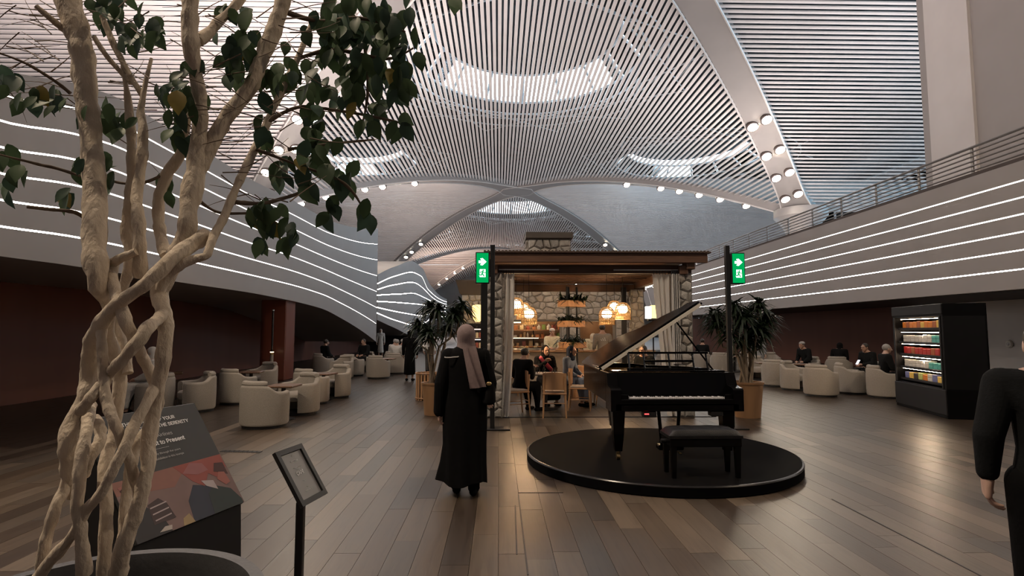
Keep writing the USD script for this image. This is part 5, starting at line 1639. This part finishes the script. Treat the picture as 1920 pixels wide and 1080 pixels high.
# left distance
figure('person in a black robe walking away in the left distance', pose_stand(1.62), on(768, 714), PI, robe=BLK, top=BLK, scarf=BLK, hem=.06)
figure('white-shirted grey-haired man seated with his back to us in the left distance', pose_sit(.1), SEAT[8][0], SEAT[8][1], top=WHT, bottom=GRY, hair='grey')
figure('grey-haired man in white seated beyond the first white-shirted man', pose_sit(.15), SEAT[28][0], SEAT[28][1], top=WHT, bottom=GRY, hair='grey')
figure('bald-looking man in grey seated nearest the black-robed walker', pose_sit(.1), SEAT[29][0], SEAT[29][1], top=GRY, hair='grey')
figure('person with a white headscarf leaning over a high table', pose_stand(1.60, dict(head=(0, -.12, 1.5), neck=(0, -.06, 1.38))), V(-2.72, 22.2, 0), .3, top=WHT, bottom=GRY, scarf=WHT)
figure('tiny figure in white standing against the dark gap in the left distance', pose_stand(1.7), V(-7.3, 35.0, 0), 0.2, robe=WHT, top=WHT, scarf=WHT)
figure('dark-clothed guest seated by the brown wall in the left distance', pose_sit(.1), SEAT[9][0], SEAT[9][1], top=DKB, hair='dark')
figure('dark-haired guest seated among the far left chairs', pose_sit(.1), SEAT[12][0], SEAT[12][1], top=DKB, hair='dark')
figure('guest in a white robe seated just right of the braided trunk', pose_sit(.05), SEAT[25][0], SEAT[25][1], top=WHT, robe=WHT, scarf=WHT)
# right side
figure('woman in a patterned grey dress and pale headscarf by the right potted plant', pose_stand(1.5), on(1424, 706), -.3, robe=cloth('patterned', (.30, .31, .33)), top=BLUE, scarf=cloth('pale', (.42, .41, .40)), skin=SKIN2)
figure('guest in dark clothes with a pale cap seated by the right brown wall', pose_sit(.25), SEAT[26][0], SEAT[26][1], top=DKB, cap=cloth('cap_grey', (.4, .4, .4)))
figure('hunched guest in black seated left of the nearest right chairs group', pose_sit(.45), SEAT[19][0], SEAT[19][1], top=BLK, robe=BLK, scarf=BLK)
figure('dark-clothed guest seated with a bright phone left of the fridge', pose_sit(.2, dict(wl=('L', -.06, -.3, .25), wr=('L', .06, -.3, .25))), SEAT[27][0], SEAT[27][1], top=DKB,
       detail=lambda r, j, B, e_: obj('phone', M().add(*M().cbox((0, 0, 0), (.08, .15, .01), .003).out(), R=rotx(.9), t=(j['wl'] + j['wr']) / 2 + V(0, -.08, .06)), em('phone_glow', (.9, .9, 1.0), 1.2), r, label='lit phone'))
figure('fair-haired guest in dark clothes seated against the fridge', pose_sit(.1), SEAT[18][0], SEAT[18][1], top=DKB, hair='grey', skin=SKIN2)
figure('dark-haired guest by the brown wall right of the stone pillar', pose_sit(.1), SEAT[21][0], SEAT[21][1], top=DKB, hair='dark')
ht = thing('high_table', 'high round table under the white headscarved guest in the left distance', 'table', (-2.62, 21.4, 0))
obj('tabletop', M().lathe([(.01, 1.02), (.4, 1.02), (.4, 1.06), (.01, 1.06)], 24), MT['white'], ht)
obj('pedestal', M().lathe([(.05, .0), (.05, 1.02)], 12), MT['blackmetal'], ht)
obj('foot', M().lathe([(.01, 0), (.25, 0), (.25, .03), (.01, .03)], 20), MT['blackmetal'], ht)
# ================================================================== BRAIDED FICUS IN THE FOREGROUND PLANTER
BARK = pm('ficus_bark', (0.62, 0.53, 0.42), (0.45, 0.37, 0.28), .8, 14, bump=.5, bscale=60, stretch=(1, 1, .5))
TWIG = pm('ficus_twig', (0.16, 0.115, 0.08), (0.12, 0.085, 0.06), .8, 20)
LEAF = [pm('ficus_leaf_%d' % k, c, tuple(x * .7 for x in c), .45, 12, transl=.25, rnd=('object', .3), spec=.2) for k, c in enumerate(((.070, .115, .055), (.085, .135, .065), (.060, .105, .072)))]
LEAFY = pm('ficus_leaf_yellow', (.30, .24, .05), (.22, .16, .04), .4, 12, transl=.3)
TD = 1.75
PCX, PCY, PRZ = -1.215, 1.72, .80
pot = thing('planter_pot', 'large round dark grey planter in the left foreground', 'planter', (PCX, PCY, 0))
POTM = pm('planter_grey', (0.060, 0.060, 0.062), (0.048, 0.048, 0.05), .55, 12, bump=.1)
obj('shell', M().lathe([(.01, 0), (.36, 0), (.38, .02), (.49, PRZ - .03), (.495, PRZ), (.455, PRZ), (.445, PRZ - .05), (.43, .5)], 72), POTM, pot)
obj('soil', M().lathe([(.44, PRZ - .10), (.3, PRZ - .09), (.12, PRZ - .075), (.001, PRZ - .07)], 40), SOIL, pot)
r_ = random.Random(8); m = M()
for k in range(260):
    a, q = r_.uniform(0, 2 * PI), .43 * math.sqrt(r_.random())
    m.ell((q * math.cos(a), q * math.sin(a), PRZ - .085), (r_.uniform(.006, .016), r_.uniform(.005, .012), r_.uniform(.003, .008)), 0, rotz(r_.uniform(0, 3)))
obj('bark_chip', m, pm('bark_chip', (.10, .075, .05), (.30, .27, .22), .7, 9, rnd=('geometry', .5)), pot, kind='stuff', smooth=False)

tree = thing('braided_tree', 'potted ficus with a braided lattice trunk and leafy crown, left foreground', 'tree')


def smoothpath(P, n):
    P = np.asarray(P, float); d = np.r_[0, np.cumsum(np.linalg.norm(np.diff(P, axis=0), axis=1))]
    from scipy.interpolate import PchipInterpolator
    s = np.linspace(0, d[-1], n)
    return np.stack([PchipInterpolator(d, P[:, k])(s) for k in range(P.shape[1])], 1)


def strand(pts, name='trunk_strand', mat=None, rough=.10, seg=3):
    """pts: (px, py, depth offset, radius in px at the trunk's distance)."""
    w = []
    for x, y, dz, r in pts:
        p = at(x, y, TD + dz); w.append([*p, r * (0.80 if y > 520 else 0.92) / FPX * (TD + dz)])
    q = smoothpath(w, max(6, seg * len(w) * 2))
    k = np.arange(len(q))
    rr = q[:, 3] * (1 + rough * (meshkit.noise(np.c_[k * .7, 0 * k + len(pts), 0 * k + pts[0][0]]) - .5) * 2)
    m = M().tube(q[:, :3], rr, 12)
    v, f = m.out()
    nz = meshkit.fbm(v * 22, 3, int(pts[0][0])) - .5
    c = np.repeat(q[:, :3], 12, 0); c = np.vstack([c, c[:12], c[-12:]])
    v = v + (v - c) * nz[:, None] * .5
    return obj(name, (v, f), mat or BARK, tree, smooth=True)


S = [
    [(118, -30, .06, 22), (132, 20, .06, 23), (150, 80, .05, 22), (158, 150, .04, 21), (168, 230, .03, 20), (176, 320, .0, 20), (178, 400, -.04, 20), (178, 480, -.08, 22), (184, 530, -.10, 20), (200, 566, -.06, 14), (206, 640, .06, 13), (225, 720, .12, 13), (215, 800, .12, 13), (195, 880, .05, 13), (200, 960, .02, 14), (196, 1075, .04, 15)],
    [(207, 497, -.02, 13), (220, 560, -.10, 14), (236, 605, -.12, 14), (250, 632, -.10, 13), (272, 680, .02, 13), (296, 740, .08, 12), (280, 800, .12, 13), (250, 850, .10, 13), (238, 930, .08, 13), (233, 1000, .06, 13), (214, 1075, .05, 14)],
    [(388, 440, .02, 15), (350, 465, -.04, 16), (312, 494, -.10, 16), (275, 530, -.13, 15), (240, 556, -.13, 15), (212, 577, -.12, 15), (186, 612, -.10, 17), (170, 660, -.05, 17), (167, 705, -.02, 17), (160, 745, -.04, 18), (138, 792, -.06, 19), (127, 830, -.08, 18), (129, 890, -.06, 15), (133, 930, -.02, 13)],
    [(362, -30, .02, 16), (356, 30, .02, 16), (358, 80, .02, 17), (366, 130, .04, 14), (376, 200, .05, 14), (372, 280, .06, 17), (360, 360, .03, 19), (352, 420, .0, 18), (335, 470, .0, 18), (312, 520, .02, 18), (299, 548, .02, 19), (308, 590, -.02, 18), (311, 630, -.04, 17), (306, 670, -.05, 16), (296, 720, -.04, 15), (286, 780, -.02, 15), (279, 830, -.03, 16), (276, 880, -.05, 15), (262, 940, -.06, 16), (240, 1000, -.06, 17), (222, 1075, -.02, 18)],
    [(308, 586, -.02, 12), (294, 600, -.08, 14), (270, 625, -.14, 14), (245, 655, -.15, 14), (222, 683, -.14, 13), (204, 702, -.10, 12), (196, 720, -.06, 12)],
    [(189, 616, -.10, 11), (192, 660, -.12, 11), (194, 705, -.12, 12), (200, 755, -.13, 12), (213, 790, -.14, 12), (226, 818, -.13, 11), (240, 856, -.08, 12), (253, 900, -.03, 11), (262, 950, .05, 10)],
    [(300, 700, .0, 11), (277, 752, -.08, 12), (254, 793, -.12, 12), (234, 838, -.15, 13), (212, 880, -.16, 11), (187, 928, -.15, 11), (165, 952, -.13, 11), (138, 1000, -.12, 11), (86, 1062, -.08, 13), (70, 1085, -.06, 14)],
    [(170, 760, .04, 12), (158, 830, -.12, 13), (150, 890, -.14, 13), (145, 940, -.14, 13), (151, 990, -.12, 13), (158, 1075, -.08, 15)],
    [(190, 722, -.12, 12), (168, 748, -.14, 12), (150, 772, -.13, 12)],
    [(130, 880, -.06, 11), (122, 915, -.06, 12), (104, 950, -.08, 12), (88, 1005, -.08, 12), (78, 1070, -.06, 13)],
    [(176, 785, .06, 12), (186, 830, .02, 12), (168, 862, .0, 12), (160, 890, .02, 11)],
    [(240, 700, .10, 11), (228, 640, .12, 11), (215, 600, .12, 11), (232, 540, .10, 11), (246, 480, .06, 11), (238, 430, .06, 11), (246, 350, .07, 10), (246, 270, .08, 9), (242, 205, .09, 8), (236, 160, .1, 5), (228, 110, .1, 3)],
    [(262, 520, -.02, 13), (262, 460, -.04, 12), (258, 400, -.03, 11), (257, 360, .0, 10), (266, 300, .03, 10), (268, 240, .05, 9), (264, 205, .07, 7), (272, 160, .08, 5), (284, 110, .1, 3)],
    [(312, 480, .03, 11), (300, 430, .08, 11), (298, 370, .10, 11), (312, 330, .12, 11), (338, 290, .12, 9), (350, 240, .12, 6), (356, 190, .12, 4)],
    [(534, -20, .22, 17), (516, 50, .20, 16), (494, 100, .18, 15), (474, 155, .15, 14), (440, 200, .12, 15), (412, 240, .10, 15), (385, 295, .07, 15), (366, 340, .05, 14), (352, 400, .02, 13)],
    [(466, -20, .20, 9), (440, 12, .16, 9), (402, 50, .12, 10), (372, 78, .05, 12)],
    [(590, 30, .34, 5), (560, 105, .3, 6), (534, 160, .26, 7), (512, 205, .22, 7), (496, 242, .2, 8), (468, 300, .16, 8), (444, 350, .12, 8), (416, 415, .06, 8), (398, 446, .02, 9)],
    [(300, 545, -.06, 11), (330, 500, -.06, 11), (362, 487, -.05, 9), (388, 478, -.04, 8), (396, 456, -.02, 8), (400, 440, 0, 8)],
    [(192, 30, .1, 6), (212, 80, .1, 6), (232, 120, .1, 6), (252, 155, .1, 6), (267, 178, .1, 6)],
    [(176, 68, .06, 5), (200, 105, .08, 5), (226, 135, .1, 5), (246, 155, .1, 5)],
    [(68, 12, -.02, 5), (92, 32, .0, 6), (120, 55, .04, 7)],
    [(205, 500, -.02, 9), (232, 482, -.06, 9), (256, 472, -.06, 8)],
]
for s in S: strand(s)
for s in ([(0, 290, -.1, 2), (40, 300, -.06, 2.5), (90, 312, 0, 3), (150, 330, .02, 3)], [(50, 388, -.1, 3), (100, 393, -.06, 3.5), (140, 398, -.04, 4), (165, 415, 0, 4)], [(430, 378, .1, 5), (480, 382, .14, 4.5), (530, 372, .18, 4), (580, 355, .2, 3)],
          [(0, 100, -.1, 2), (60, 125, -.06, 3), (100, 150, 0, 3.5), (132, 175, .03, 4)], [(300, 330, .1, 3), (250, 345, .1, 3), (180, 325, .1, 2)], [(540, 280, .2, 4), (620, 270, .26, 3), (700, 262, .3, 2)], [(560, 110, .3, 4), (640, 95, .34, 4), (720, 110, .38, 3), (775, 90, .4, 2)],
          [(530, 20, .22, 5), (600, 40, .3, 5), (680, 35, .34, 4), (760, 60, .38, 2)], [(500, 230, .2, 4), (580, 200, .26, 3), (680, 215, .3, 3), (770, 235, .36, 2)], [(360, 360, .06, 3), (420, 400, .08, 3), (470, 400, .1, 3), (520, 420, .1, 2)], [(480, 280, .16, 4), (560, 310, .2, 3), (640, 340, .24, 3), (680, 390, .26, 2)], [(660, 30, .34, 4), (680, 70, .36, 3.5), (690, 160, .36, 3), (680, 230, .34, 2)]):
    strand(s, 'branch', TWIG, .1)
rt_ = random.Random(21)
tw = M()
for k in range(150):      # fine bare twigs through the crown
    x, y = rt_.choice(((rt_.uniform(0, 140), rt_.uniform(0, 200)), (rt_.uniform(180, 560), rt_.uniform(0, 260)), (rt_.uniform(180, 560), rt_.uniform(0, 260)), (rt_.uniform(400, 600), rt_.uniform(100, 380))))
    d = rt_.uniform(-.05, .3); a = rt_.uniform(-.9, .9) + (PI if rt_.random() < .5 else 0); l = rt_.uniform(50, 130)
    cv = rt_.uniform(-.35, .35); P = [at(x + math.cos(a + cv * t) * l * t, y + math.sin(a + cv * t) * l * t * .8, TD + d + .1 * t) for t in (0, .25, .5, .75, 1)]
    tw.tube(P, [.0022, .0019, .0015, .0011, .0007], 4, False)
obj('twig', tw, TWIG, tree, kind='stuff')


def leaf_mesh(p, d, up_, l, w):
    """An oval leaf with a drawn-out tip, folded on its midrib."""
    d = unit(d); s = unit(np.cross(d, up_)); n = np.cross(s, d)
    st = ((0, .02), (.12, .55), (.32, .95), (.52, 1.0), (.72, .72), (.88, .3), (1.0, .02))
    G = np.array([[p + d * l * t - n * l * .18 * t * t + s * w * q * k / 2 + n * (w * .12 * abs(q) * k) for q in (-1, 0, 1)] for t, k in st])
    return M().grid(G)


CL = [  # px centre, spread, how many, depth
    (205, 18, 34, 22, 9, .06), (243, 45, 30, 25, 8, .05), (262, 70, 26, 22, 7, .04), (293, 60, 14, 22, 5, .05), (18, 140, 24, 26, 6, -.12), (52, 190, 22, 18, 5, -.1), (98, 196, 20, 18, 5, -.08), (10, 300, 12, 26, 4, -.12), (26, 330, 18, 14, 3, -.12), (8, 350, 10, 20, 3, -.12),
    (205, 215, 30, 26, 8, .02), (215, 240, 20, 18, 4, .04), (205, 320, 24, 22, 5, .08), (345, 175, 24, 30, 7, -.02), (350, 215, 22, 20, 5, -.02), (335, 250, 24, 18, 4, .0), (305, 175, 20, 18, 4, .02), (365, 130, 24, 20, 4, .0), (440, 90, 34, 26, 9, .12), (465, 75, 30, 24, 6, .14), (445, 130, 26, 24, 7, .12), (500, 140, 26, 22, 6, .16), (535, 120, 24, 30, 6, .2),
    (620, 40, 40, 36, 16, .3), (665, 60, 36, 36, 14, .34), (710, 70, 34, 36, 14, .36), (745, 50, 26, 36, 11, .38), (690, 15, 60, 18, 12, .34), (640, 110, 36, 30, 12, .3), (690, 130, 36, 34, 12, .34), (735, 130, 26, 30, 9, .36), (600, 160, 30, 28, 8, .26), (655, 180, 36, 22, 8, .3), (720, 180, 32, 26, 9, .36), (760, 150, 12, 20, 4, .36), (590, 215, 26, 20, 6, .24), (715, 225, 34, 14, 5, .34), (760, 238, 14, 10, 2, .36), (610, 290, 28, 30, 8, .22), (575, 250, 24, 24, 5, .22), (550, 300, 24, 26, 6, .2), (640, 340, 24, 24, 6, .24), (625, 390, 20, 18, 4, .24), (682, 398, 10, 14, 3, .25), (585, 350, 24, 22, 5, .2), (530, 330, 20, 20, 4, .18),
    (495, 395, 26, 18, 6, .1), (515, 420, 26, 22, 7, .1), (535, 450, 12, 14, 3, .1), (470, 415, 20, 14, 4, .1), (485, 460, 12, 10, 3, .1), (120, 372, 14, 10, 3, -.06), (850, 8, 6, 10, 2, .4), (500, 250, 24, 22, 4, .2), (440, 15, 40, 12, 5, .1), (150, 310, 10, 14, 3, .0), (320, 340, 18, 16, 3, .08)]
CL = [(c[0], c[1], c[2], c[3], c[4], c[5]) for c in CL]
nl = 0; rest = {}
jobs = [(c, k) for c in CL for k in range(round(c[4] * 1.35))]
rt_.shuffle(jobs)
for (x, y, sx, sy, n, dz), k in jobs:
    px_, py_ = x + rt_.gauss(0, .6) * sx, y + rt_.gauss(0, .6) * sy
    Y = TD + dz + rt_.uniform(-.1, .12)
    p = at(px_, py_, Y); l = rt_.uniform(31, 46) / FPX * Y * (1.0 if rt_.random() < .8 else 1.25)
    d = V(rt_.uniform(-.5, .5), rt_.uniform(-.6, .3), -1 + rt_.uniform(0, .6))
    fac = V(rt_.uniform(-.7, .7), -1, rt_.uniform(-.2, .9))
    mat = LEAFY if rt_.random() < .012 else rt_.choice(LEAF)
    m = leaf_mesh(p - d * l * .4, d, fac, l, l * rt_.uniform(.52, .64))
    if nl < 298: obj('leaf', m, mat, tree, smooth=50); nl += 1
    else: rest.setdefault(str(mat.GetPath()), (mat, M()))[1].add(*m.out())
for mat, m in rest.values(): obj('leaf', m, mat, tree, kind='stuff', smooth=50)
